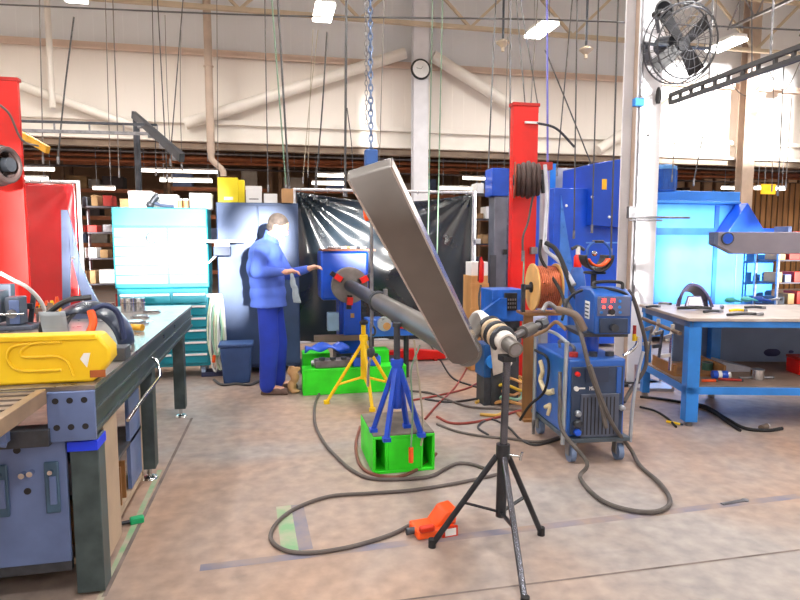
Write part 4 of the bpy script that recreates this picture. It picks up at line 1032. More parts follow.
for i in range(7):
    r = random.Random(40+i); x = 37+i*5.2; 
    t = thing('spring_clamp', 'small %s clamp in the row before the red curtain, %s' % (('orange','yellow')[i%2], ('first from the vise','second from the vise','third from the vise','fourth from the vise','fifth from the vise','sixth from the vise','nearest the upright bracket')[i]), 'clamp', on_bench(x, 316+r.uniform(-1,1)), r.uniform(0,1))
    m = (orange, MATS['yellow_paint'])[i%2]; hh = .11+.05*r.random()
    MB().bar((-.03,0,0),(.0,0,hh),.018,.016).build('jaw', m, t, bevel=.003); MB().bar((.03,0,0),(.0,0,hh),.018,.016).build('jaw', m, t, bevel=.003); MB().cyl((0,-.015,hh*.6),(0,.015,hh*.6),.012).build('pivot', dark_steel, t)
a = on_bench(48, 318); q0 = at(0, 273, 3.9); q1 = at(28, 288, 3.95); q2 = atz(48, 322, BZ+.02)
o = MB().tube([q0, (q0+q1)/2, q1, (q1+q2)/2+V(.02,0,.02), q2], .013, 8).build('white_tube', white); tag(o, 'white curved tube leaning over the vise at the left edge', 'tube')
o = thing('paper_sheet', 'white paper card propped on the bench just above the yellow case', 'paper', on_bench(40,337)); MB().prism([(-.06,0),(.07,0),(.06,.08),(.02,.06)], (0,0,0), (1,0,0), (0,.5,.8), (0,-.002,.002)).build('sheet', white, o)
# things on the far left of bench behind: dark rack
p = on_bench(4, 318); t = thing('gauge_block', 'stack of dark gauge blocks at the left edge of the bench', 'blocks', (p[0]-.1, p[1]+.2, BZ)); MB().bx(-.1,.12,0,.12,0,.12).build('lower_block', dark_steel, t, bevel=.006); MB().bx(-.08,.08,.01,.1,.12,.25).build('upper_block', MATS['vise_slate'], t, bevel=.006)
# green plug on the floor
p = fl(136, 523); t = thing('green_plug', 'small green plug lying on the floor beside the bench', 'plug', p, .3)
MB().bx(-.03,.04,-.02,.02,0,.035).build('body', mat('plug_green',(20,170,110),.5), t, bevel=.006); MB().cyl((-.07,0,.015),(-.03,0,.015),.01).build('pin', dark_steel, t)
# ================================================================ booths behind
def booth_at(px, D): p = at(px, 240, D); return p.x, p.y
# right booth
Yb = aty(656, 240, 0) if False else None
a = at(652, 300, 8.8); Yr = a.y
X0 = aty(640, 240, Yr).x; X1 = aty(775, 240, Yr).x; Wb = X1-X0
def zY(py, px, Y): return aty(px, py, Y).z
t = thing('blue_spray_booth', 'wide bright blue booth with a sloped hood behind the right bench', 'booth', (X0, Yr, 0))
zt = zY(204, 700, Yr)
wl = aty(737,240,Yr).x-X0
b = MB(); b.bx(0, wl, 0, 1.5, .1, zt); b.bx(wl, Wb, 0, 1.5, .1, zY(236,750,Yr)); b.build('body', booth_blue, t, bevel=.01)
MB().bx(Wb*.0, Wb, -.012, .0, zY(235,700,Yr), zY(228,700,Yr)).build('front_trim', blue, t); MB().bx(Wb*.53, Wb*.56, -.014, 0, .4, zt-.02).build('front_post', blue, t)
zh = zY(190, 700, Yr)
wl = aty(737,240,Yr).x-X0
MB().bx(.1, wl, -.05, .6, zt, zY(201,700,Yr)).build('hood', booth_blue, t, bevel=.01)
MB().bx(.5, aty(738,240,Yr+.7).x-X0, .7, 1.3, zt-.1, zY(191,700,Yr+.7)).build('rear_duct', booth_blue, t, bevel=.01)
xg0, xg1 = aty(714,240,Yr).x-X0, aty(752,240,Yr).x-X0
MB().prism([(xg0,zY(234,715,Yr)),(xg1,zY(233,750,Yr)),(aty(733,240,Yr).x-X0,zY(204,735,Yr))], (0,-.25,0), (1,0,0), (0,0,1), (0,.5,0)).build('gusset', blue, t, bevel=.004)
mx = aty(666,240,Yr+.2).x-X0
m = MB().cyl((mx,.3,zh),(mx,.3,zY(168,666,Yr+.3)),.17,n=24).build('motor', mat('motor_blue',(24,80,160),.4,.1,.2,8), t)
b = MB()
for k in range(14): a_ = 2*PI*k/14; b.bar((mx+.17*math.cos(a_),.3+.17*math.sin(a_),zh+.04),(mx+.17*math.cos(a_),.3+.17*math.sin(a_),zY(168,666,Yr+.3)-.05),.014,.02)
b.build('cooling_fin', MATS['motor_blue'], m); MB().lathe([(.18,0),(.17,.05),(.08,.08)], (mx,.3,zY(168,666,Yr+.3)-.03), n=24).build('fan_cowl', mat('cowl',(60,120,180),.4), m)
for x in (.1, Wb-.1): MB().bx(x-.05,x+.05,.05,.15,0,.1).build('foot', dark_steel, t)
# left booth
Yl = at(585, 240, 8.4).y
X0 = aty(553, 240, Yl).x; X1 = aty(622, 240, Yl).x; Wb = X1-X0
t = thing('blue_filter_cabinet', 'deep blue filter cabinet with a yellow sticker left of the white column', 'cabinet', (X0, Yl, 0))
z1 = zY(188, 570, Yl)
MB().bx(0, Wb, 0, .9, .05, z1).build('body', blue, t, bevel=.01)
xu = aty(586,240,Yl).x-X0; zu = zY(160, 605, Yl-.15); zl = zY(227, 605, Yl-.15)
MB().prism([(xu,zl+.02),(Wb+.02,zl-.02),(Wb+.02,zu+.05),(xu,zu-.05)], (0,-.16,0), (1,0,0), (0,0,1), (0,.9,0)).build('upper_hood', mat('deep_blue',(16,72,190),.35,0,.1,3), t, bevel=.01)
MB().prism([(xu*.2,.3),(xu*.95,.3),(xu*.2,z1-.1)], (0,-.012,0), (1,0,0), (0,0,1), (0,.012,0)).build('side_gusset', mat('gusset_blue',(70,130,220),.3), t)
sx, sz = aty(604,240,Yl-.2).x-X0, zY(184,604,Yl-.2)
MB().bx(sx-.035, sx+.035, -.166, -.16, sz-.07, sz+.07).build('warning_sticker', mat('sticker_yellow',(250,190,30),.5), t); 
for px,py in ((572,205),(592,197),(609,217)): MB().sph((aty(px,py,Yl-.16).x-X0,-.0 if px<586 else -.165,zY(py,px,Yl-.16)),.02).build('rivet', white, t)
MB().bx(xu, Wb, -.01, 0, zY(242,605,Yl)-.02, zY(242,605,Yl)).build('seam', mat('seam_blue',(90,150,230),.4), t)
X2 = aty(553,240,Yl+.8).x; X3 = aty(590,240,Yl+.8).x
t = thing('duct_box', 'pale grey duct box behind the top of the deep blue cabinet', 'duct', (X2, Yl+.95, 0)); MB().bx(0, X3-X2, 0, .5, 0, zY(168,570,Yl+.95)).build('duct', mat('duct_grey',(176,178,186),.5), t, bevel=.01); MB().bx(-.02,.08,-.03,.0,0,zY(164,560,Yl+.95)).build('corner_post', light_blue, t)
# blue post left of red mast and grey leaf beside
a = at(501, 168, 7.2); t = thing('blue_tower', 'slim blue tower with a grey lower shield left of the right red mast', 'tower', (a.x, a.y, 0))
w = 9*7.2/F; zc = at(501,196,7.2).z
MB().bx(-w, w, 0, .25, zc, a.z).build('upper_box', blue, t, bevel=.01); MB().bx(-w*.6, w*.9, .02, .22, 0, zc).build('column', mat('shield_grey',(120,124,140),.35,.4,.15,5), t, bevel=.01)
MB().bx(-w*1.2, -w*.5, -.03, .0, .5, at(501,255,7.2).z).build('side_shield', mat('shield_dark',(86,90,100),.4,.4), t)
p_ = at(507,252,7.15); MB().bx(.04,.09,-.02,.0,p_.z-.03,p_.z+.03).build('switch', black, t)
a = at(543, 190, 6.4); t = thing('grey_post', 'grey round post right beside the red mast', 'post', (a.x+.02, a.y, 0)); MB().cyl((0,0,0),(0,0,at(546,165,6.4).z),.05).build('tube', mat('post_grey',(176,178,190),.4,.2), t); MB().bx(-.12,.12,-.12,.12,0,.02).build('foot', dark_steel, t)
# machine cluster between curtain and mast
def blk(name, label, cat, px0, px1, py0, py1, D, m, depth=.25, zbase=None, bev=.006):
    a = at(px0, py1, D); c = at(px1, py0, D); w = (V(c.x,c.y,0)-V(a.x,a.y,0)).dot(RGT)
    z0 = max(a.z, 0.002) if zbase is None else zbase; z1 = c.z
    t = thing(name, label, cat, (a.x, a.y, z0)); MB().bx(0, w, 0, depth, 0, z1-z0).build('body', m, t, bevel=bev); return t, w, z1-z0
t, w, h = blk('wooden_crate', 'tall light orange wooden crate between the black curtain and the red mast', 'crate', 470, 489, 276, 400, 6.9, wood_light, .3, 0.002)
for k in range(4): MB().bx(-.01, w+.01, -.012, .0, h*(.1+.26*k), h*(.1+.26*k)+.05).build('slat', wood_light, t)
t, w, h = blk('white_box', 'white box standing on the light orange crate beside the black curtain', 'box', 471, 489, 262, 276, 6.95, white, .2, h+.002)
t = thing('fire_extinguisher', 'slim red fire extinguisher hanging before the white box', 'fire extinguisher', at(481,272,6.7)); MB().lathe([(.02,-.12),(.034,-.1),(.034,.1),(.015,.14),(.012,.17)], n=14).build('cylinder', red, t); MB().tube([V(0,0,.17),V(-.03,-.02,.15),V(-.04,-.02,-.1)], .006, 6).build('hose', black, t)
o = MB().tube([at(481,285,6.7), at(479,300,6.68), at(482,330,6.65), at(480,372,6.6)], .012, 6).build('hanging_cable', cord_dark); tag(o, 'dark cable hanging below the red extinguisher', 'cable')
t, w, h = blk('wire_feed_machine', 'blue machine with slanted cover between the wrapped shaft and the red mast', 'machine', 492, 527, 290, 322, 5.35, mat('machine_blue',(34,96,190),.4,0,.25,8), .3)
MB().prism([(-.17,h*.2),(.06,h*.75),(.12,h*.75),(.12,h*.1)], (0,-.05,0), (1,0,0), (0,0,1), (0,.05,0)).build('slanted_cover', MATS['machine_blue'], t)
MB().bx(w*.35, w*.75, -.02, .0, h*.35, h*.9).build('control_panel', black, t, bevel=.004)
b = MB()
for i in range(5):
    for j in range(3): b.bx(w*.38+i*.022, w*.38+i*.022+.012, -.024, -.018, h*.42+j*.035, h*.42+j*.035+.018)
b.build('button', steel, t)
b = MB(); b.bx(.02,w-.02,.05,.25,-t.location.z+.001,.0); b.build('stand', dark_steel, t)
t, w, h = blk('blue_gear_box', 'small blue gear box low beside the wrapped shaft', 'machine', 484, 500, 345, 378, 5.4, mat('gear_blue',(30,80,140),.4,0,.25,8), .25); MB().cyl((w/2,-.04,h*.5),(w/2,0,h*.5),.06,n=16).build('cover_cap', light_blue, t); MB().bx(0,w,0,.2,-t.location.z+.001,0).build('stand', dark_steel, t)
for i,(px,py,m,lab) in enumerate([(497,300,dull_red,'dull red valve on the blue machine'),(520,333,dark_steel,'dark motor end under the blue machine'),(512,388,wood_light,'tan coil of rope lying low behind the tripod stand')]):
    p = at(px, py, 5.45); t = thing('valve' if i == 0 else 'motor' if i == 1 else 'rope_coil', lab, 'valve' if i == 0 else 'motor' if i == 1 else 'rope', p if i < 2 else (p.x, p.y, .0))
    if i < 2: MB().lathe([(.02,-.06),(.05,-.05),(.05,.05),(.03,.07)], ax=(1,.2,0), n=14).build('body', m, t); MB().cyl((0,0,-.05),(0,0,-p.z*.0-.09),.015).build('stem', steel, t)
    else:
        for k in range(5): MB().tube([V(.16*math.cos(q*PI/6)*(1-.08*k), .12*math.sin(q*PI/6+k), .03+.05*k+.03*math.sin(q+k)) for q in range(12)], .014, 6, closed=True).build('loop', (m, MATS['hose_mint'], m, mat('hose_yellow',(226,190,60),.5), m)[k], t)
# ================================================================ spool, plank, cylinder
sp = at(544, 287, 4.95); 
t = thing('wire_spool', 'large wooden wire spool with copper coloured wire standing beside the welder', 'spool', sp)
ax = V(.95,-.12,.0).normalized()
MB().lathe([(.195,-.105),(.195,-.09)], ax=ax, n=36).build('flange', mat('spool_wood',(226,176,108),.5,0,.1,9), t, bevel=.003)
MB().lathe([(.195,.09),(.195,.105)], ax=ax, n=36).build('flange', MATS['spool_wood'], t, bevel=.003)
MB().lathe([(.17,-.09),(.17,.09)], ax=ax, n=32).build('wound_wire', copper, t)
b = MB()
for k in range(11): b.torus(ax*(-.08+.016*k), ax, .17, .006, 32, 5)
b.build('wire_turns', mat('copper_turns',(186,104,76),.3,.5,.1,10), t); MB().cyl(ax*-.16, ax*.14, .022).build('axle', dark_steel, t); MB().cyl(ax*-.115, ax*-.104, .045, n=20).build('hub', black, t)
sf = V(sp.x, sp.y, 0)
t = thing('spool_stand', 'brown plywood and steel stand under the wire spool', 'stand', (sp.x, sp.y, 0), -.15)
zt = sp.z-.215
b = MB(); b.bx(-.17,.17,-.03,.22,zt-.02,zt); b.build('top_tray', wood, t); MB().bx(-.16,-.05,.0,.03,.02,zt-.02).build('upright_board', wood, t); MB().bx(-.16,.16,-.05,.2,0,.02).build('base_board', wood, t)
MB().bx(-.0,.06,.06,.12,.02,zt-.02).build('grey_post', MATS['post_grey'], t); b = MB(); b.bx(-.17,-.14,.05,.09,zt,sp.z+.02); b.bx(.13,.16,.05,.09,zt,sp.z+.02); b.build('side_arm', dark_steel, t)
t, w, h = blk('pale_block', 'pale blue grey block standing before the spool tray', 'block', 536, 548, 317, 331, 4.55, mat('pale_block',(170,174,206),.5), .06)
t2b = MB().bx(.0, .02, .02,.04,-t.location.z+.001,0).build('stem', steel, t)
# ---- arc welder on its cart
wf = fl(568, 463); RW = -.10
t = thing('welder_cart', 'wheeled grey cart under the blue welder', 'cart', (wf.x, wf.y, 0), RW)
CW, CD = .42, .72
MB().bx(-.02, CW, -.04, CD, .15, .18).build('tray', mat('cart_grey',(84,96,108),.45,.4,.2,8), t, bevel=.004)
for x in (.03, CW-.05):
    for y in (.03, CD-.08):
        c_ = MB().cyl((x-.018,y,.06),(x+.018,y,.06),.06,n=20).build('caster', mat('caster_blue',(104,124,160),.45), t); b = MB(); b.bx(x-.03,x-.022,y-.03,y+.03,.05,.135); b.bx(x+.022,x+.03,y-.03,y+.03,.05,.135); b.bx(x-.03,x+.03,y-.03,y+.03,.125,.15); b.build('caster_fork', steel, c_)
# handle poles
tube_s = mat('cart_tube',(176,184,196),.3,.7,.1,8)
MB().tube([V(-.05,-.02,.14),V(-.045,-.02,.5),V(-.04,-.02,.84)], .014, 10).build('handle_pole', tube_s, t)
MB().tube([V(-.05,.55,.14),V(-.05,.55,.5),V(-.05,.55,.84)], .014, 10).build('handle_pole', tube_s, t)
MB().tube([V(CW+.01,-.02,.14),V(CW+.02,-.02,.4),V(CW+.06,.0,.62),V(CW+.09,.0,.76)], .012, 10).build('handle_pole', tube_s, t)
MB().tube([V(-.06,.58,.84),V(-.05,.2,.87),V(-.03,-.02,.83)], .012, 10).build('top_handle', tube_s, t)
wblue = mat('welder_blue',(34,92,180),.35,0,.14,5,coat=.2); wdark = mat('welder_face',(48,64,92),.45,.1,.2,8)
t = thing('arc_welder', 'blue industrial arc welder on the wheeled cart beside the tripod stand', 'welder', (wf.x, wf.y, .18), RW)
HH = .535
MB().bx(-.015, CW-.03, .0, .66, 0, HH).build('case', wblue, t, bevel=.015)
fp_ = MB().bx(.005, CW-.05, -.012, .0, .02, HH-.05).build('front_panel', wdark, t, bevel=.004)
lb = MB().bx(.07, CW-.08, -.024, -.010, .0, .30).build('lower_cover', mat('cover_slate',(84,92,112),.5,.1,.15,6), t, bevel=.004)
b = MB()
for k in range(9): b.bx(.085+k*.027, .092+k*.027, -.027, -.023, .02, .28)
b.build('louvre', black, lb)
text_mb('Mi', (.10,-.0125,.335), (1,0,0), (0,0,1), .0, .001) if False else None
b = MB(); b.cyl((.035,-.03,.34),(.035,-.012,.34),.016,n=14); b.bx(.035,.10,-.016,-.012,.335,.345); b.build('power_switch', white, t)
text_mb('Miller', (.13,-.0135,.325), (1,0,0), (0,0,1), .026).build('maker_lettering', white, t)
for x,z,r,m in ((.04,.44,.016,red),(.05,.17,.022,tube_s),(.05,.10,.03,dark_steel),(.05,.04,.024,blue),(CW-.06,.2,.02,tube_s)): MB().lathe([(r,0),(r,.025),(r*.6,.035)], (x,-.012,z), (0,-1,0), 16).build('socket', m, t)
MB().bx(.1,.26,-.02,-.012,.38,.48).build('inset_plate', mat('inset',(40,52,78),.4), t); MB().bx(CW-.1,CW-.07,-.02,-.012,.3,.48).build('side_strip', wblue, t)
# big swirl on the left side
b = MB(); b.tube([V(-.018,.52,.42),V(-.02,.46,.36),V(-.02,.5,.28),V(-.02,.38,.22),V(-.02,.24,.26)], .022, 8); b.tube([V(-.018,.4,.1),V(-.02,.3,.14),V(-.02,.34,.06)], .016, 8); b.build('side_graphic', mat('graphic_cream',(226,210,170),.5), t)
MB().tube([V(.1,.2,HH),V(.1,.2,HH+.05),V(.1,.45,HH+.05),V(.1,.45,HH)], .012, 8).build('lifting_eye', steel, t)
for x in (.06, .2, .32): MB().cyl((x,.1,HH),(x,.1,HH+.03),.03).build('top_knob', (dull_red, dark_steel, dark_steel)[0 if x < .1 else 1], t)
# post + feeder
ft = thing('wire_feeder', 'blue wire feeder with a red lit display on top of the welder', 'wire feeder', (wf.x, wf.y, 0), RW-.10)
MB().cyl((.22,.25,.155+HH),(.22,.25,.9),.05).build('swivel_post', blue, ft); MB().bx(.08,.40,.05,.45,.86,.885).build('swivel_tray', dark_steel, ft)
FZ = .885; FH_ = .30; fx0, fx1 = .15, .40
b = MB(); b.prism([(0,0),(.44,0),(.44,FH_*.9),(.34,FH_),(.1,FH_),(0,FH_*.86)], (fx0,.0,FZ), (0,1,0), (0,0,1), (fx1-fx0,0,0)); b.build('case', wblue, ft, bevel=.012)
dp = MB().bx(fx0+.015, fx1-.015, -.012, .0, FZ+.125, FZ+.255).build('display_panel', mat('panel_slate',(92,104,140),.4), ft, bevel=.004)
led = mat('led_red',(255,60,50),.4,emit=(255,70,60),es=3)
b = text_mb('28', (fx0+.04,-.0145,FZ+.215), (1,0,0), (0,0,1), .028); b.build('red_digits', led, dp); text_mb('24', (fx0+.10,-.0145,FZ+.215), (1,0,0), (0,0,1), .028).build('red_digits', led, dp)
for x,z,m in ((.055,.185,led),(.10,.185,led),(.16,.225,light_blue),(.16,.185,light_blue),(.04,.15,light_blue),(.165,.15,light_blue)): MB().cyl((fx0+x,-.02,FZ+z),(fx0+x,-.012,FZ+z),.010,n=12).build('indicator', m, dp)
MB().cyl((fx0+.105,-.035,FZ+.155),(fx0+.105,-.012,FZ+.155),.02,n=18).build('control_knob', black, dp); MB().bx(fx0+.08,fx0+.13,-.0145,-.012,FZ+.128,FZ+.136).build('print', white, dp)
MB().bx(fx0+.03,fx1-.03,-.02,.0,FZ+.01,FZ+.11).build('torch_port', wdark, ft, bevel=.006); MB().cyl((fx0+.12,-.06,FZ+.05),(fx0+.12,0,FZ+.05),.025).build('gun_connector', dark_steel, ft)
MB().bx(fx0-.004,fx0,.10,.19,FZ+.09,FZ+.21).build('side_label', white, ft)
b = MB()
for k in range(4): b.bx(fx0-.006,fx0-.004,.11,.18,FZ+.105+k*.026,FZ+.115+k*.026)
b.build('label_print', wdark, ft)
MB().tube([V(fx0+.03,.1,FZ+FH_),V(fx0+.04,.12,FZ+FH_+.04),V(fx0+.21,.12,FZ+FH_+.04),V(fx0+.22,.1,FZ+FH_-.01)], .012, 8).build('handle', black, ft)
# welding helmet / headgear on the feeder
wc = at(598, 258, 4.25); t = thing('welding_mask', 'dark welding mask with an orange inner band resting on the wire feeder', 'helmet', wc)
b = MB().grid(lambda u,v: V((.105-.02*v)*math.cos(PI+PI*u*1.0), -.03+.14*v, (.115)*math.sin(PI+PI*u)*(1-.2*v)+.02), 26, 8); b.build('shell', black, t, solid=.012)
MB().grid(lambda u,v: V(.085*math.cos(PI+.35+(PI-.7)*u), -.025+.05*v, .075*math.sin(PI+.35+(PI-.7)*u)+.02), 22, 4).build('inner_band', orange, t, solid=.014)
MB().tube([V(-.085,0,.02),V(-.075,0,.08),V(-.02,0,.115),V(.04,0,.11),V(.09,0,.06),V(.095,0,.0)], .009, 8).build('headband', wblue, t); MB().bx(-.035,.04,-.01,.03,.105,.125).build('headband_pad', black, t, bevel=.006)
MB().bx(-.06,.06,-.02,.1,-.115,-.095).build('face_plate', black, t, bevel=.01); MB().sph((.0,.05,.03),.02).build('ratchet_knob', chrome, t)
zf = FZ+FH_+.04
MB().cyl((0,.05,-.11),(0,.05,zf-wc.z-.05),.02).build('support', black, t)
# gas bottles behind the feeder
for px, ytop, Dq, m, lab, red_ in ((578,250,5.3,wblue,'slim blue gas cylinder behind the wire feeder, its neck marked red',True),(628,268,5.0,mat('bottle_navy',(30,70,140),.4),'blue gas cylinder half hidden right behind the wire feeder',False)):
    q = at(px, ytop, Dq); 
    if not red_: continue
    t = thing('gas_cylinder', lab, 'gas cylinder', (q.x, q.y, 0)); r = .075
    MB().lathe([(r,.01),(r,q.z-.3),(r*.8,q.z-.2),(r*.4,q.z-.14),(r*.35,q.z-.1)], n=24).build('bottle', m, t)
    MB().lathe([(.03,q.z-.17),(.035,q.z-.16),(.035,q.z-.06),(.02,q.z-.04)], n=14).build('neck_band', red, t); MB().cyl((0,0,q.z-.05),(0,0,q.z+.03),.02).build('valve', white, t)
    MB().tube([V(-.06,0,q.z+.01),V(0,0,q.z+.03),V(.06,0,q.z)], .015, 8).build('regulator', dark_steel, t)
# hoses from reel to feeder
for i,(pts, r, m, lab) in enumerate([
 ([(545,165,5.6),(547,200,5.5),(545,235,5.2),(546,250,5.0),(560,262,4.8),(574,285,4.6)], .018, MATS['post_grey'], 'thick grey hose dropping from the reel beside the red mast to the welder'),
 ([(546,243,5.0),(556,250,4.9),(566,272,4.7),(573,292,4.6),(584,306,4.5)], .02, rubber, 'thick black hose bending from the grey hose down behind the wire feeder'),
 ([(541,240,5.0),(540,255,4.95),(546,268,4.9),(560,290,4.7),(566,310,4.5)], .014, rubber, 'black hose bundle strand behind the wire spool'),
 ([(566,300,4.3),(572,312,4.15),(578,325,4.05),(583,342,3.95),(590,370,3.9),(600,400,3.88),(606,428,3.86)], .016, grey_cable, 'grey welding cable crossing the front of the arc welder'),
 ([(628,290,4.1),(634,300,4.1),(640,320,4.12),(646,345,4.15),(645,368,4.2),(632,388,4.2),(624,402,4.1)], .014, grey_cable, 'dark cable arching out right of the wire feeder'),
 ([(562,320,4.1),(568,300,4.2),(580,291,4.25),(600,288,4.1),(622,292,4.0),(632,300,4.0)], .010, black, 'thin black cable looped over the wire feeder'),
 ([(535,350,4.5),(548,360,4.3),(545,390,4.3),(530,405,4.4),(520,420,4.5)], .010, rubber, 'black cable hanging down the plywood spool stand'),
 ([(566,330,4.05),(556,322,4.1),(546,330,4.2),(535,335,4.3)], .013, mat('hose_tan',(150,120,90),.6), 'tan torch hose lying over the spool tray'),
]):
    o = MB().tube([at(*p) for p in pts], r, 8).build('cable', m); tag(o, lab, 'cable')
pc2 = at(578, 318, 4.0); t = thing('torch_gun', 'welding torch gun hooked at the left side of the wire feeder', 'torch', pc2)
MB().tube([V(-.1,.1,.05),V(-.02,0,.02),V(.04,-.02,-.08)], .025, 10).build('grip', mat('torch_grey',(120,104,94),.5), t); MB().tube([V(-.1,.1,.05),V(-.16,.12,.09),V(-.2,.12,.04)], .016, 8).build('neck', steel, t)
g_ = at(634, 345, 4.2); t = thing('ground_clamp', 'bright curved clamp with a yellow handle hanging right of the welder', 'clamp', g_)
MB().tube([V(.03,0,.06),V(.02,0,0),V(-.02,0,-.04),V(-.08,0,-.07)], .012, 8).build('jaw', chrome, t); MB().tube([V(.0,0,.08),V(.0,0,.03)], .014, 8).build('handle', MATS['yellow_paint'], t); MB().cyl((.0,0,.08),(.0,0,.14),.012).build('upper_handle', dull_red, t)
q = at(614, 425, 4.0)
# ================================================================ right bench
_q = atz(690, 318, .895); OX, OY = _q.x, _q.y; RB = -math.radians(14.6)
t = thing('blue_workbench', 'blue framed workbench with a pale steel top and lower shelf on the right', 'bench', (OX, OY, 0), RB)
LB, DB, ZB = 2.6, 1.08, .895
topm = mat('bench_top_pale', (176,166,160), .45, .2, .15, 6)
MB().bx(-.02, LB, -.02, DB, ZB-.025, ZB).build('tabletop', topm, t, bevel=.003)
MB().bx(.0, LB-.02, .0, .03, ZB-.075, ZB-.025).build('front_rail', light_blue, t); MB().bx(.0,.03,.0,DB-.02,ZB-.075,ZB-.025).build('side_rail', blue_grey, t); MB().bx(.0,LB-.02,DB-.05,DB-.02,ZB-.075,ZB-.025).build('back_rail', light_blue, t)
for x, y, w in ((-.0,.0,.10),(LB-.14,.0,.10),(.0,DB-.12,.07),(.62,DB-.15,.09),(LB-.12,DB-.12,.1)):
    l_ = MB().bx(x, x+w, y, y+w, .04, ZB-.025).build('leg', light_blue, t, bevel=.004); MB().cyl((x+w/2,y+w/2,.0),(x+w/2,y+w/2,.04),.03).build('foot', steel, l_)
MB().bx(.0,LB-.02,.0,.05,.27,.33).build('shelf_front_rail', light_blue, t, bevel=.003); MB().bx(.0,.05,.0,DB-.02,.27,.33).build('shelf_side_rail', light_blue, t)
MB().bx(.01,LB-.03,.02,DB-.03,.325,.34).build('lower_shelf', mat('shelf_brown',(140,120,108),.6,.1,.2,5), t)
MB().bx(.3,LB-.05,DB-.035,DB-.025,.34,ZB-.08).build('back_panel', mat('back_blue',(120,140,176),.5,0,.1,3), t)
Mb = MW[t.name]
def rb(x, y, z=ZB): return Mb @ V(x, y, z)
def on_rb(px, py, z=ZB): return atz(px, py, z)
# welding helmet on right bench
q = on_rb(694, 309); t = thing('welding_helmet', 'open dark welding helmet with a pinkish lens standing on the blue workbench', 'helmet', q, -.3)
hs = mat('helmet_plum',(70,66,96),.3,0,.2,6)
MB().tube([V(-.14,0,.02),V(-.11,0,.14),V(-.04,.02,.215),V(.05,.02,.2),V(.12,.0,.11),V(.15,-.02,.02)], [.016]*31, 8).build('rim', hs, t)
MB().grid(lambda u,v: V(.13*math.cos(PI*u)*(1-.3*v), .02+.16*v, .205*math.sin(PI*u)*(1-.35*v)+.01), 20, 8).build('shell', hs, t, solid=.006)
MB().prism([(-.09,.02),(-.06,.12),(.06,.12),(.09,.02)], (0,-.02,0), (1,0,0), (0,.15,1), (0,.02,0)).build('visor_frame', hs, t, bevel=.01); MB().prism([(-.055,.04),(-.04,.10),(.04,.10),(.055,.04)], (0,-.026,0), (1,0,0), (0,.15,1), (0,.01,0)).build('lens', mat('lens_pink',(210,160,170),.15), t)
MB().tube([V(-.17,-.06,.015),V(-.08,-.09,.02),V(.02,-.09,.025),V(.12,-.07,.015)], .014, 8).build('chin_strap', black, t)
tools = [(653,308,.16,.2,dark_steel,'dark pliers lying at the left edge of the blue workbench','pliers'),(665,305,.12,-.4,steel,'small grey wrench lying left of the dark helmet','wrench'),
 (713,313,.2,.1,dark_steel,'dark clamp handle lying right of the helmet on the blue workbench','clamp'),(722,309,.14,.9,steel,'short steel chisel lying right of the helmet','chisel'),
 (738,312,.16,-.1,yellow,'yellow handled tool lying in the middle of the blue workbench','screwdriver'),(745,316,.34,.0,black,'long black bar lying at the front edge of the blue workbench','bar'),
 (755,309,.18,-.3,dark_steel,'dark file lying behind the yellow handled tool','file'),(775,301,.2,.2,steel,'grey pipe wrench far back on the blue workbench','wrench')]
for px,py,ln,a,m,lab,nm in tools:
    q = on_rb(px, py); t = thing(nm, lab, 'tool', q, a); 
    MB().tube([V(-ln/2,0,.014),V(0,.005,.018),V(ln*.35,0,.014)], .012, 8).build('handle', m, t); MB().bx(ln*.3,ln/2,-.016,.016,.003,.026).build('head', steel if m is not steel else dark_steel, t, bevel=.004)
for px,py,m,lab in ((730,303,mat('glove_teal',(70,170,160),.7),'teal work glove crumpled on the blue workbench, left of the blue one'),(746,302,mat('glove_aqua',(90,190,190),.7),'aqua work glove on the blue workbench, middle of the three'),(758,302,mat('glove_blue',(40,80,170),.7),'dark blue work glove at the right end of the glove heap')):
    q = on_rb(px, py); t = thing('work_glove', lab, 'glove', q, random.uniform(-.5,.5)); b = MB(); b.sph((0,0,.03),.05,(1.2,.9,.6))
    for k in range(4): cap(b, V(.03,-.035+.022*k,.03), V(.10,-.045+.028*k,.016), .014, .011, 8)
    cap(b, V(0,.04,.02), V(.04,.08,.014), .014, .011, 8); organic(b.build('fabric', m, t), .008, 3)
# hull: on lower shelf
q = on_rb(742, 372, .34); t = thing('tape_dispenser', 'grey tilted metal tray resting on the lower shelf of the workbench', 'tray', q, -.2)
MB().prism([(-.18,.0),(.14,.0),(.14,.02),(-.18,.10)], (0,0,0), (1,0,0), (0,0,1), (0,.2,0)).build('tray', mat('tray_grey',(170,170,184),.4,.2), t, bevel=.006); t.name = 'metal_tray'
q = on_rb(746, 376, .34); t = thing('steel_can', 'bright short steel can on the lower shelf beside the tilted tray', 'can', (q.x+.0, q.y-.12, .34)); MB().cyl((0,0,0),(0,0,.085),.055,n=24).build('body', chrome, t); MB().torus((0,0,.085),(0,0,1),.052,.004).build('rim', steel, t)
q = on_rb(719, 378, .34); t = thing('blue_spray_can', 'blue can with a white band lying on the lower shelf', 'can', (q.x, q.y-.02, .34), -.3); MB().cyl((-.07,0,.034),(.05,0,.034),.034,n=20).build('body', blue, t); MB().cyl((.05,0,.034),(.075,0,.034),.026,n=20).build('cap', white, t); MB().cyl((-.03,0,.034),(.0,0,.034),.0345,n=20).build('band', white, t)
q = on_rb(707, 372, .34); t = thing('green_can', 'dark green round tin on the lower shelf beside the front leg', 'can', (q.x, q.y, .34)); MB().cyl((0,0,0),(0,0,.09),.045,n=20).build('body', mat('can_green',(70,110,96),.4,.3), t); MB().torus((0,0,.09),(0,0,1),.042,.004).build('rim', steel, t)
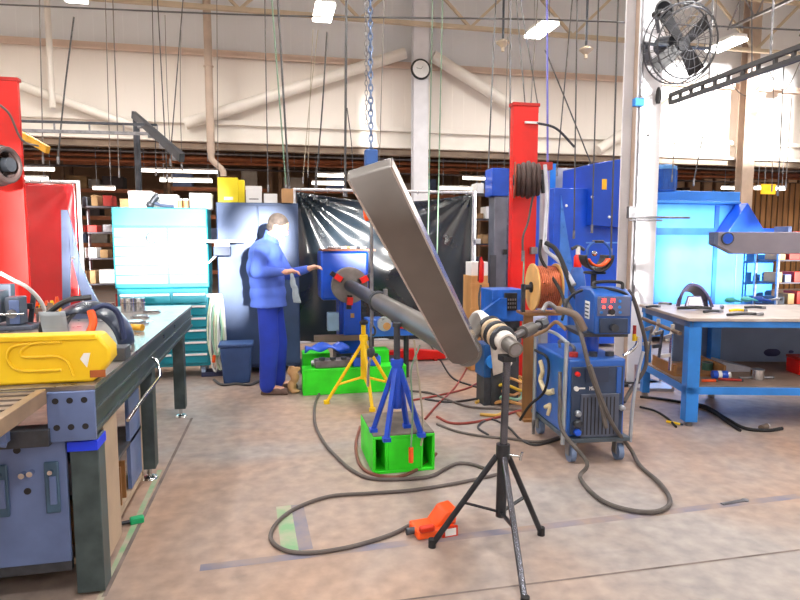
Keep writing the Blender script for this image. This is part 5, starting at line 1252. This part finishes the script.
q = on_rb(798, 374, .34); t = thing('red_box', 'red plastic tool box at the right edge on the lower shelf', 'box', (q.x-.04, q.y-.05, .34), RB); MB().bx(0,.3,0,.2,0,.13).build('body', red, t, bevel=.01); MB().bx(-.005,.305,-.005,.205,.13,.155).build('lid', dull_red, t, bevel=.01)
q = on_rb(770, 362, .34); t = thing('dark_bag', 'dark purple blue cloth bag slumped on the lower shelf', 'bag', (q.x+.05, q.y+.1, .34), RB); b = MB(); b.sph((0,0,.09),.12,(1.7,.9,.75)); b.sph((.18,0,.1),.1,(1.2,1,.9)); b.sph((-.15,0,.05),.07,(1.3,1,.7)); organic(b.build('fabric', mat('bag_navy',(52,56,100),.8,0,.25,5,.2), t), .014, 3)
for px,py,ln,a,m,lab in ((709,382,.12,.1,orange,'orange grip lying at the front of the lower shelf'),(730,381,.18,-.2,dull_red,'thin reddish rod on the lower shelf'),(756,379,.3,.1,steel,'long steel rod on the lower shelf before the tray')):
    q = on_rb(px, py, .34); t = thing('shelf_rod', lab, 'rod', q, a+RB); MB().cyl((-ln/2,0,.012),(ln/2,0,.012),.011).build('rod', m, t); MB().sph((ln/2,0,.012),.012).build('tip', dark_steel, t)
# bar clamps hanging at the left side
q0 = rb(-.06, .03, ZB-.13); q1 = rb(-.10, .75, ZB-.10)
t = thing('pipe_clamp', 'rusty pipe clamp hung along the left side of the blue workbench', 'clamp', (q0.x, q0.y, 0)); MB().cyl(q0, q1, .016).build('pipe', mat('pipe_rust',(120,104,92),.5,.4), t, world=True)
for k,f in enumerate((.18,.55)):
    p_ = q0+(q1-q0)*f; b = MB(); b.tube([p_+V(0,0,.05), p_, p_+V(-.02,-.0,-.05), p_+V(-.05,0,-.09)], .016, 8); b.build('jaw', mat('jaw_pale',(200,196,190),.4,.4), t, world=True)
for k,(f,l_) in enumerate(((.12,.32),(.35,.25),(.62,.28))):
    p_ = q0+(q1-q0)*f; t = thing('bar_clamp', 'steel bar clamp hanging at the left side of the workbench, %s' % ('nearest the front leg','middle one','farthest back')[k], 'clamp', p_)
    MB().bar((-.03,0,-.02),(-.05-.02*k,-.02,-l_),.024,.012).build('bar', (chrome, dark_steel, steel)[k], t); MB().bar((-.03,0,-.03),(-.10,.0,-.05),.02,.03).build('fixed_jaw', steel, t, bevel=.003); MB().bar((-.04,-.01,-l_*.6),(-.12,.0,-l_*.63),.02,.03).build('sliding_jaw', (MATS['jaw_pale'], dark_steel, MATS['jaw_pale'])[k], t, bevel=.003)
b = rb(-.02,.25,.34); t = thing('clamp_crate', 'open brown tray of clamp parts on the left end of the workbench shelf', 'tray', (b.x, b.y, .34), RB); MB().bx(.06,.5,.1,.6,0,.02).build('floor', wood, t); MB().bx(.06,.08,.1,.6,.02,.10).build('side', wood, t); MB().bx(.48,.5,.1,.6,.02,.10).build('side', wood, t)
# pale box on the floor behind the bench's left side
q = fl(672, 396); t = thing('floor_crate', 'light open frame crate on the floor left of the workbench leg', 'crate', (q.x-.25, q.y+.25, 0), RB)
MB().bx(0,.4,0,.35,0,.03).build('base', MATS['post_grey'], t); b = MB(); 
for x in (0,.38): 
    for y in (0,.33): b.bx(x,x+.02,y,y+.02,.03,.27)
b.build('corner_post', mat('crate_pink',(190,170,176),.5), t); MB().bx(0,.4,0,.02,.25,.27).build('top_bar', MATS['crate_pink'], t)
# cables below the bench
for pts, r, lab in (([(690,405),(706,408),(726,420),(745,430),(768,432),(782,430)], .014, 'dark cable on the floor curving under the right bench'),([(640,398),(660,400),(684,404),(710,412),(728,424),(740,432)], .012, 'second dark cable on the floor under the right bench running in from the welder'),([(640,408),(655,412),(668,420),(676,428)], .010, 'short dark cable on the floor left of the workbench leg')):
    o = MB().tube([fl(*p)+V(0,0,r) for p in pts], r, 8).build('floor_cable', rubber); tag(o, lab, 'cable')
q = fl(674, 424); t = thing('yellow_marker', 'short pale yellow stick lying on the floor left of the workbench leg', 'stick', q, -1.0); MB().cyl((-.06,0,.01),(.05,0,.01),.01).build('stick', MATS['case_yellow'], t); MB().cyl((.05,0,.01),(.07,0,.01),.007).build('tip', dark_steel, t)
q = fl(764, 430); t = thing('cable_plug', 'brownish plug lying on the cable under the workbench', 'plug', q, .4); MB().cyl((-.05,0,.025),(.04,0,.025),.024).build('body', MATS['pipe_rust'], t); MB().cyl((.04,0,.025),(.07,0,.025),.015).build('neck', white, t)
# flat bar coming in from the right
a = at(714, 243, 3.1); d_ = V(RGT.x, RGT.y+.03, 0).normalized()
t = thing('flat_steel_beam', 'flat grey steel beam with a round eye, reaching in above the blue workbench', 'beam', (a.x, a.y, a.z), math.atan2(d_.y, d_.x))
k = 3.1/F; Hh = 11*k
MB().prism([(0,Hh),(2.0,Hh),(2.0,-Hh),(20*k,-Hh),(0,-1*k)], (0,0,0), (1,0,0), (0,0,1), (0,.05,0)).build('beam', mat('beam_grey',(140,136,150),.4,.3,.12,4), t, bevel=.005)
MB().prism([(0,Hh),(4*k,Hh),(4*k,-3.5*k),(0,-1*k)], (-.001,-.002,0), (1,0,0), (0,0,1), (0,.054,0)).build('end_face', MATS['bracket_steel'], t)
MB().cyl((13*k,-.008,4.5*k),(13*k,.0,4.5*k),5.5*k,n=28).build('eye', blue, t); MB().torus((13*k,-.006,4.5*k),(0,1,0),5.8*k,.004,28).build('eye_rim', dark_steel, t)
bo = a+d_*1.7
t = thing('beam_stand', 'steel stand carrying the flat beam, outside the picture on the right', 'stand', (bo.x, bo.y+.02, 0)); MB().cyl((0,0,.02),(0,0,a.z-Hh-.02),.03).build('pole', dark_steel, t); MB().bx(-.1,.1,-.06,.06,a.z-Hh-.02,a.z-Hh).build('head', dark_steel, t); MB().bx(-.3,.3,-.3,.3,0,.02).build('base', dark_steel, t)
# ================================================================ steel bar, shaft and tripod in front
D1, D2 = 2.0, 2.78
p_tl, p_tr = at(343,172,D1), at(394,165,D1)
p_bl, p_br = at(456,357,D2), at(480,352,D2)
top = at(369,168,D1); bot = at(466,357,D2); ax = (bot-top); Lb = ax.length; ax.normalize()
side = RGT.copy(); side = (side-ax*side.dot(ax)).normalized(); nn = ax.cross(side).normalized()
Rz = Matrix((side, ax, nn)).transposed().to_4x4()
t = thing('flat_steel_bar', 'wide flat steel bar leaning up from the shaft end towards the camera in the middle', 'bar', (top.x, top.y, top.z))
WB = .156; TB = .045
n_ = []
poly = [(-WB/2,0),(WB/2,0),(WB/2,Lb-.05),(WB/2-.02,Lb),(-WB/2+.05,Lb+.03),(-WB/2+.01,Lb),(-WB/2,Lb-.05)]
b = MB(); b.prism(poly, (0,0,0)-nn*TB/2 if False else -nn*TB/2, side, ax, nn*TB); b.build('bar', bar_steel, t, bevel=.006)
b = MB(); b.prism([(-WB/2-.002,.004),(-WB/2+.006,.004),(-WB/2+.006,Lb-.05),(-WB/2-.002,Lb-.05)], -nn*(TB/2+.001), side, ax, nn*(TB+.002)); b.build('bright_edge', chrome, t)  # thin chrome strip along each long edge of the bar
b = MB(); b.prism([(WB/2-.006,.004),(WB/2+.002,.004),(WB/2+.002,Lb-.05),(WB/2-.006,Lb-.05)], -nn*(TB/2+.001), side, ax, nn*(TB+.002)); b.build('bright_edge', chrome, t)
# wrapped shaft
s0 = at(482, 322, 3.15); s1 = at(511, 346, 2.84); sa = (s1-s0).normalized()
t = thing('wrapped_shaft', 'shaft wrapped in white cloth with steel rings on top of the tripod stand', 'shaft', (s1.x, s1.y, 0)); Ls = (s1-s0).length
MB().tube([s0-sa*.05, s0+sa*Ls*.25, s0+sa*Ls*.5, s0+sa*Ls*.9], [.05]*19, 18).build('white_wrap', mat('wrap_white',(226,222,218),.8,0,.08,20,.3), t, world=True)
for f in (.28,.5,.72): MB().torus(s0+sa*Ls*f, sa, .056, .013, 26).build('ring', dark_steel, t, world=True)
for f in (.38,.6): MB().torus(s0+sa*Ls*f, sa, .055, .011, 26).build('cloth_ring', mat('cloth_cream',(230,206,176),.8,0,.1,20), t, world=True)
MB().cyl(s0+sa*Ls*.85, s0+sa*(Ls+.05), .038, n=20).build('steel_end', bar_steel, t, world=True)
MB().cyl(s0+sa*(Ls+.05), s0+sa*(Ls+.052), .028, n=20).build('end_face', steel, t, world=True)
MB().cyl(s0-sa*.05, bot+V(0,.03,.05), .045, n=16).build('crank_end', bar_steel, t, world=True)
q = s0+sa*Ls*.55
cl_ = MB().grid(lambda u,v: q+RGT*(-.05+.09*u+.02*v)+V(0,-.04-.03*math.sin(PI*u),-.03-.17*v*(1-.35*u)), 10, 8).build('hanging_rag', MATS['wrap_white'], t, world=True, solid=.006)
# bolts arm at right
a = at(514,336,3.0); c = at(546,322,3.3)
t = thing('shaft_arm', 'small grey bolted arm reaching from the wrapped shaft to the wire stand', 'arm', (a.x, a.y, a.z)); MB().cyl(V(0,0,0), (c-a), .018).build('rod', steel, t); MB().cyl((c-a)*.25, (c-a)*.55, .034, n=12).build('nut', bar_steel, t); MB().cyl((c-a)*.75, (c-a)*.95, .03, n=6).build('nut', dark_steel, t)
o_ = MB().cyl(V(0,0,0), s1-sa*.1-a, .014).build('link', steel, t)
# tripod stand
tp = fl(501, 546); Dt_ = 2.84
tb = at(501, 500, 2.84)
t = thing('tripod_stand', 'black and grey tripod roller stand in the foreground under the wrapped shaft', 'stand', (tb.x, tb.y, 0))
zb = at(501,516,Dt_).z; zj = at(502,458,Dt_).z; ztp = at(507,360,Dt_).z
lean = at(507,360,Dt_)-V(tb.x,tb.y,ztp); lean.z = 0
tri = mat('tripod_black',(44,46,52),.4,.4,.3,10)
MB().cyl((0,0,zb),(lean.x*.35,lean.y*.35,zj+.06),.026,n=20).build('outer_tube', tri, t); MB().cyl((lean.x*.35,lean.y*.35,zj),(lean.x,lean.y,ztp),.0185,n=18).build('inner_tube', mat('tube_steel',(96,98,108),.25,.8,.2,10), t)
MB().cyl((lean.x*.3,lean.y*.3,zj+.0),(lean.x*.34,lean.y*.34,zj+.07),.034,n=20).build('collar', tri, t); 
h_ = MB().cyl((lean.x*.35,lean.y*.35,zj+.02),(lean.x*.35+.085,lean.y*.35-.03,zj+.01),.006).build('clamp_screw', chrome, t); MB().cyl((.075,-.05,zj+.0),(.085,-.05,zj+.04),.006).build('screw_handle', chrome, h_)
MB().box((lean.x,lean.y,ztp+.01),(.07,.07,.03)).build('head_plate', tri, t, bevel=.004)
for k,(px,py) in enumerate(((432,547),(525,606),(566,537) if False else (541,535))):
    f = fl(px, py); f = V(f.x-tb.x, f.y-tb.y, .012)
    st = V(lean.x*.3,lean.y*.3,zj+.01)+f.normalized()*.03
    l_ = MB().cyl(st, f, .0145, n=12).build('leg', tri if k != 1 else MATS['tube_steel'], t); MB().cyl(f-V(0,0,.012), f+V(0,0,.03), .019, n=12).build('rubber_foot', rubber, l_)
    m_ = st+(f-st)*.52; MB().bar((0,0,zb+.02), m_, .02, .006).build('brace', tri, t)
# orange foot pedal
q = fl(438, 538); t = thing('foot_pedal', 'bright orange foot pedal with a white label on the floor beside the tripod', 'foot pedal', q, .12)
MB().prism([(-.11,0),(.10,0),(.10,.05),(-.11,.05)], (0,0,0), (1,0,0), (0,0,1), (0,.14,0)).build('base', orange, t, bevel=.012)
MB().prism([(-.01,.045),(.11,.045),(.12,.13),(.05,.12)], (0,.02,0), (1,0,0), (0,0,1), (0,.12,0)).build('pedal', orange, t, bevel=.01)
MB().bx(-.10,-.02,-.012,.02,.04,.075).build('hinge_block', mat('orange_dark',(214,50,16),.4), t, bevel=.01); MB().bx(.035,.095,-.0135,-.0115,.008,.045).build('label', white, t); MB().cyl((-.15,.06,.03),(-.10,.06,.03),.018).build('cable_gland', dark_steel, t)
MB().prism([(.02,0),(.105,0),(.105,.055),(.02,.055)], (0,-.001,0), (1,0,0), (0,0,1), (0,-.01,0)).build('side_plate', MATS['orange_dark'], t)
# ---- cables on the floor
def fcable(pts, r, m, lab, name='floor_cable', cat='cable', k=7, lift=None):
    P = [fl(x, y)+V(0, 0, r+(lift[i] if lift else 0)) for i, (x, y) in enumerate(pts)]
    o = MB().tube(P, r, 8, k).build(name, m); tag(o, lab, cat); return o
gc = mat('floor_cable_grey',(92,84,82),.6,0,.15,9); gr2 = mat('floor_cable_red',(150,64,56),.6,0,.15,9); gb = mat('floor_cable_dark',(58,56,60),.6,0,.15,9)
fcable([(414,525),(390,537),(350,549),(310,555),(284,552),(271,541),(276,526),(296,510),(330,498),(370,495),(410,492),(450,486),(480,480),(497,476)], .011, gc, 'grey cable looping wide over the floor from the orange pedal towards the tripod')
fcable([(339,372),(326,385),(316,402),(315,424),(324,444),(338,460),(352,472),(370,480),(400,481),(430,478),(446,470),(458,465),(472,466),(484,470)], .012, gc, 'grey brown cable curving round the left of the front green block')
fcable([(360,428),(356,446),(360,466),(374,476),(400,478),(425,466),(436,455)], .011, mat('cable_brown',(124,74,62),.6), 'brown cable wrapped along the left foot of the front green block')
fcable([(430,345),(440,360),(452,378),(470,386),(492,392)], .010, gb, 'dark cable running from the blue plate towards the spool stand')
fcable([(410,392),(430,394),(448,401),(470,408),(500,410),(530,412),(556,420),(572,440)], .011, gc, 'grey cable on the floor from the yellow stand towards the welder')
fcable([(408,402),(440,396),(470,388),(488,376),(500,368)], .010, gr2, 'red cable crossing the floor before the blue machine')
fcable([(425,420),(438,405),(455,388),(465,372),(470,362)], .009, gr2, 'reddish cable running away from the front green block')
fcable([(425,400),(450,403),(480,399),(505,393),(520,388)], .010, gb, 'dark cable lying nearly straight behind the tripod stand')
fcable([(437,425),(455,432),(480,437),(510,440),(540,443),(566,436)], .010, gc, 'grey cable on the floor between the green block and the welder cart')
fcable([(437,418),(450,424),(470,424),(500,418),(520,412),(540,416)], .011, gr2, 'rust red cable on the floor right of the front green block')
fcable([(476,404),(488,398),(505,404),(500,416),(480,416)], .014, mat('cable_yellow',(214,170,80),.6), 'yellowish rope loop lying on the floor behind the tripod')
fcable([(488,436),(478,428),(490,420),(508,428),(520,440),(536,446),(560,440)], .009, gb, 'thin dark cable coiling behind the tripod pole')
# torch loop of the welder, hanging then lying
P = [at(560,372,4.02), at(560,400,3.95), at(562,430,3.85), fl(571,466)+V(0,-.2,.10), fl(580,480)+V(0,0,.016), fl(600,502)+V(0,0,.016), fl(630,513)+V(0,0,.016), fl(658,514)+V(0,0,.016), fl(670,504)+V(0,0,.016), fl(660,486)+V(0,0,.016), fl(640,468)+V(0,0,.016), fl(626,455)+V(0,-.05,.06), at(613,425,3.88), at(600,395,3.86), at(590,365,3.88)]
o = MB().tube(P, .0135, 8).build('torch_cable', grey_cable); tag(o, 'thick grey cable looping on the floor in front of the welder cart', 'cable')
# small flat piece on the floor at right
q = fl(733,503); t = thing('flat_wrench', 'small flat steel piece lying on the floor joint at the right', 'scrap', q, .1); MB().bx(-.08,.08,-.012,.012,0,.008).build('shank', steel, t); MB().cyl((.09,0,0),(.09,0,.009),.02).build('end', steel, t)
# floor joints and paint marks, thin layers on the slab
def strip(p, q, w, m, name, z=.0015):
    a, c = fl(*p), fl(*q); d = (c-a).normalized(); s = V(-d.y, d.x, 0)*w/2
    b = MB(); b.add([a-s+V(0,0,z), a+s+V(0,0,z), c+s+V(0,0,z), c-s+V(0,0,z)], [(0,1,2,3)]); return struct(name, b, m, smooth=False)
jm = mat('floor_joint',(120,108,104),.9,0,.3,6); pm = mat('worn_line',(122,120,138),.7,0,c2=(158,138,126),scale=5); pg = mat('green_mark',(126,170,128),.7,0,c2=(180,168,152),scale=7)
strip((200,626),(800,550),.012,jm,'trim_4'); strip((200,568),(800,496),.06,pm,'trim_5',.001); strip((104,597),(192,418),.02,jm,'trim_6')
strip((285,506),(292,552),.10,pg,'trim_7'); strip((297,505),(306,550),.07,pm,'trim_8',.002); strip((96,608),(160,470),.03,pg,'trim_9',.001)
# ================================================================ the hall beyond the opening
rk_m = [mat('rack_orange',(158,92,56),.6,0,.2,5), mat('rack_brown',(120,90,66),.6,0,.2,5)]
cart_m = [mat('carton_a',(120,86,58),.8,0,.2,6), mat('carton_b',(150,118,80),.8,0,.2,6), mat('carton_c',(80,58,42),.8,0,.2,6), mat('carton_d',(90,104,140),.7,0,.2,6), mat('carton_e',(70,60,60),.8,0,.2,6), mat('carton_f',(150,140,130),.7,0,.1,6)]
R9 = random.Random(11)
def make_rack(label, x, y, L=3.0, n=5):
    t = thing('pallet_rack', label, 'rack', (x, y, 0))
    for xx in (0, L):
        for yy in (0, .9): MB().bx(xx-.05, xx+.05, yy-.05, yy+.05, 0, 4.2).build('upright', rk_m[1], t)
    for k in range(n):
        z = .5+k*.85
        MB().bx(0, L, -.03, .03, z, z+.11).build('beam', rk_m[0], t); MB().bx(0, L, -.03, .93, z+.11, z+.13).build('shelf_deck', rk_m[1], t)
    return t
names = ['far left','second from the left','third from the left','behind the tool chest','behind the navy cabinet','behind the black curtain','behind the steel bar','left of the red mast','behind the red mast','behind the blue cabinet','behind the white column','at the right behind the blue booth','last at the right edge']
racks = []; i = 0
base = make_rack('loaded pallet rack in the dim hall beyond, %s' % names[0], -9.5, 19.5)
cartons = 0
POS = [(-9.5+3.3*k, 19.5+(1.2 if k % 3 == 1 else 0)) for k in range(len(names))]
protoc = {}
for k, (x, y) in enumerate(POS):
    if k: dup(base, (x, y, 0), 0, 'loaded pallet rack in the dim hall beyond, %s' % names[k])
    for lv in range(1, 4):
        xx = .1; left_ = list(range(6)); R9.shuffle(left_)
        while xx < 2.6 and left_:
            w = R9.uniform(.3,.7); h = R9.uniform(.25,.6); z = .5+lv*.85+.131
            if R9.random() < .85 and xx+w < 2.9:
                mi = left_.pop(); o = MB().bx(0, w, 0, .6, 0, h).build('carton', cart_m[mi]); o.location = (x+xx, y+.03, z)
                cn = ['brown','light tan','dark brown','blue grey','blackish','white'][mi]
                tag(o, '%s carton on the pallet rack %s, %s level' % (cn, names[k], ('','lower','middle','upper')[lv]), 'carton', 'cartons on the far pallet racks'); cartons += 1
            xx += w+R9.uniform(.03,.25)
# low steel of the hall roof and conduits
for k in range(5):
    y = 16+k*2.6; t = thing('hall_roof_beam', 'dark brown roof beam crossing the hall beyond, %s row' % ('nearest','second','third','fourth','farthest')[k], 'beam', (XL-6, y, 0))
    MB().bx(0, 40, -.06, .06, 4.62, 4.68).build('lower_flange', rk_m[1], t); MB().bx(0, 40, -.01, .01, 4.68, 5.1).build('web', rk_m[1], t); MB().bx(0, 40, -.06, .06, 5.1, 5.16).build('upper_flange', rk_m[1], t)
# fluorescent tubes
for px0, px1, py, D, lab in ((20,54,167.5,16,'long bright tube light above the red curtain, upper one'),(18,48,177,16.6,'tube light above the red curtain, lower one'),(140,218,169,16.3,'long bright tube light over the tool chest, upper one'),(160,212,179,17,'tube light over the tool chest, lower one'),(316,345,174,17,'tube light left of the steel bar, upper of two'),(312,345,182,17.6,'tube light left of the steel bar, lower of two'),(463,495,177,18.4,'tube light right of the black curtain'),(440,480,187,18.8,'dimmer tube light over the black curtain'),(722,750,187,19,'tube light over the blue booth'),(755,785,187,17,'tube light beside the yellow sign'),(93,115,187,16.8,'short tube light between the red curtain and the tool chest')):
    a = at(px0, py, D); c = aty(px1, py, a.y); t = thing('tube_light', lab, 'lamp', (a.x, a.y, a.z))
    MB().bx(0, c.x-a.x, -.06, .06, .0, .05).build('housing', white, t); MB().cyl((0,0,-.03),(c.x-a.x,0,-.03),.045,n=10).build('tube', tube_glow, t)
    b = MB(); b.cyl((.1,0,.05),(.1,0,5.2-a.z),.01,n=6); b.cyl((c.x-a.x-.1,0,.05),(c.x-a.x-.1,0,5.2-a.z),.01,n=6); b.build('suspension_wire', steel, t)
# yellow sign
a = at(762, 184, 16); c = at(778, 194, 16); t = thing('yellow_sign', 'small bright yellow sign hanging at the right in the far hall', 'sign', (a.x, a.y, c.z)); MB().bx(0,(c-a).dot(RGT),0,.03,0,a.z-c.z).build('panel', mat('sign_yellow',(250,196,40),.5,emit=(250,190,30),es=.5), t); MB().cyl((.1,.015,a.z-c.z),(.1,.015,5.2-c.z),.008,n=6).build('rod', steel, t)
# wood coloured strip curtain / pallets wall at right
a = aty(744, 240, 16.2); t = thing('timber_stack', 'tall brown timber wall behind the flat beam at the right', 'stack', (a.x, 16.2, 0)); 
MB().bx(0, 5.5, 0, .1, 0, 3.35).build('sheet', wood, t); b = MB()
for k in range(26): b.bx(.1+k*.21,.125+k*.21,-.03,0,0,3.35)
b.build('batten', mat('batten_brown',(96,70,48),.7), t)
# parts rack between the red curtain and tool chest, and at right behind bench
def parts_rack(name, label, px, D, w, zt, n, seed):
    tail = label.split('standing ')[-1].replace('the tool chest','tool chest').replace('the red','red')
    p = at(px, 300, D); t = thing(name, label, 'rack', (p.x, p.y, 0)); r = random.Random(seed)
    for x in (0, w):
        for y in (0,.4): MB().bx(x-.015,x+.015,y-.015,y+.015,0,zt).build('upright', steel, t)
    for k in range(n):
        z = .25+k*(zt-.3)/(n-1); MB().bx(0,w,0,.4,z,z+.02).build('shelf', mat('rack_dark',(66,62,70),.5,.2,.2,6), t)
        x = .03; pool = [(dark_steel,'dark'),(steel,'grey'),(MATS['carton_b'],'tan'),(white,'white'),(MATS['carton_d'],'blue'),(dull_red,'red'),(green,'green'),(MATS['yellow_paint'],'yellow')][:6]; r.shuffle(pool)
        while x < w-.12 and pool:
            ww = r.uniform(.06,.2); hh = r.uniform(.06,.2)
            if x+ww > w-.02: break
            if True:
                m, cn = pool.pop()
                o = MB().bx(0,ww,0,.25,0,hh).build('storage_bin', m, bevel=.006); o.location = (p.x+x, p.y+.03, z+.021); tag(o, '%s bin on the open rack %s, %s shelf' % (cn, tail, ('lowest','second','third','fourth','fifth','top')[min(k,5)]), 'bin', 'bins on the rack '+tail)
            x += ww+r.uniform(.02,.08)
    return t
parts_rack('open_parts_rack', 'open steel rack with mixed parts standing between the red curtain and the tool chest', 84, 7.9, .62, 2.0, 6, 3)
parts_rack('open_parts_rack', 'open steel rack with mixed parts standing right of the black curtain', 474, 9.6, .55, 2.3, 6, 5)
parts_rack('open_parts_rack', 'open steel rack with mixed parts standing at the right edge behind the workbench', 776, 8.6, 1.3, 1.6, 5, 8)
# conduits and pipes under the hall roof
for k,(y,z,r,m,lab) in enumerate([(15.6,3.95,.05,rk_m[1],'brown pipe run under the hall roof, nearest the wall opening'),(16.1,3.72,.03,steel,'thin grey conduit under the hall roof just below the brown pipe'),(16.6,3.55,.04,rk_m[0],'rusty orange pipe run under the hall roof'),(17.0,4.2,.07,rk_m[1],'thick brown duct pipe under the hall roof'),(18.9,3.98,.05,rk_m[0],'orange pipe run farther back above the racks'),(18.4,3.6,.03,cart_m[4],'blackish conduit above the racks')]):
    t = thing('overhead_pipe', lab, 'pipe', (XL-6, y, z)); MB().cyl((0,0,0),(38,0,0),r,n=10).build('pipe', m, t)
    b = MB()
    for q in range(12): b.cyl((1+3.2*q+.4*k,0,0),(1+3.2*q+.4*k,0,5.2-z),.008,n=6)
    b.build('hanger_rod', steel, t)
# ================================================================ unseen rear wall with openings shaped for the sun patches, sun, camera
HOLES = [sun_opening(112,222,214,286,6.7), sun_opening(122,188,214,208,6.7), sun_opening(254,208,292,254,5.95), sun_opening(221,246,235,312,6.95), sun_opening(628,-200,662,300,6.1), sun_opening(644,236,786,300,9.1), sun_opening(650,212,738,228,8.8), sun_opening(660,62,830,158,16.3),
         sun_opening(58,190,82,292,7.2), sun_opening(325,215,385,262,8.0)]
HOLES = [h for h in HOLES]
xs_ = sorted({XL, XR, *[v for h in HOLES for v in h[:2]]}); zs_ = sorted({0, CEIL, *[min(CEIL-.1, v) for h in HOLES for v in h[2:]]})
b = MB()
for x0, x1 in zip(xs_[:-1], xs_[1:]):
    for z0, z1 in zip(zs_[:-1], zs_[1:]):
        mx_, mz_ = (x0+x1)/2, (z0+z1)/2
        if any(h[0] < mx_ < h[1] and h[2] < mz_ < h[3] for h in HOLES): continue
        b.bx(x0, x1, YB, YB+.1, z0, z1)
struct('wall_rear', b, offwhite, smooth=False)
print('HOLES', [[round(v,2) for v in h] for h in HOLES])
sl = bpy.data.lights.new('low_sun', 'SUN'); sl.energy = 24; sl.angle = math.radians(1.6); sl.color = (1,.97,.93)
so = bpy.data.objects.new('low_sun', sl); COL.objects.link(so); so.rotation_euler = SUN_DIR.to_track_quat('-Z', 'Y').to_euler()
# lamps: a soft area light under each high bay diffuser; hall rows added separately
def area(x, y, z, sx, sy, e, col=(1,.97,.94)):
    l = bpy.data.lights.new('bay_and_hall_light', 'AREA'); l.shape = 'RECTANGLE'; l.size = sx; l.size_y = sy; l.energy = e; l.color = col
    o = bpy.data.objects.new('bay_and_hall_light', l); COL.objects.link(o); o.location = (x, y, z); return o
for y in (11.75, 7.4, 3.1, -1.2, -5.5):
    for x in xs:
        if y != 11.75 and x > 14.5: continue
        area(x, y, 5.74, .34, .84, LAMP_E)
for x in (-8, -2, 4, 10, 16, 22): area(x, 17.5, 4.05, 3.0, .3, HALL_E, (1,.9,.78))  # added rows brighten the far hall, with no fixture of their own
for x in (-10, -3, 4, 11, 18, 25): area(x, 24, 4.0, 3.0, .3, HALL_E, (1,.9,.78))
w = bpy.data.worlds.new('World'); S.world = w; w.use_nodes = True
w.node_tree.nodes['Background'].inputs[0].default_value = (.62,.75,1,1); w.node_tree.nodes['Background'].inputs[1].default_value = 1.0
cd = bpy.data.cameras.new('camera'); cam = bpy.data.objects.new('camera', cd); COL.objects.link(cam)
cd.sensor_width = 36; cd.lens = 27; cd.clip_start = .05; cd.clip_end = 200
cam.location = CAM; cam.rotation_euler = (PI/2-PIT, 0, -PSI); S.camera = cam
S.view_settings.view_transform = 'Standard'; S.view_settings.look = 'None'; S.view_settings.gamma = 1; S.view_settings.use_curve_mapping = False
S.view_settings.exposure = EXPO
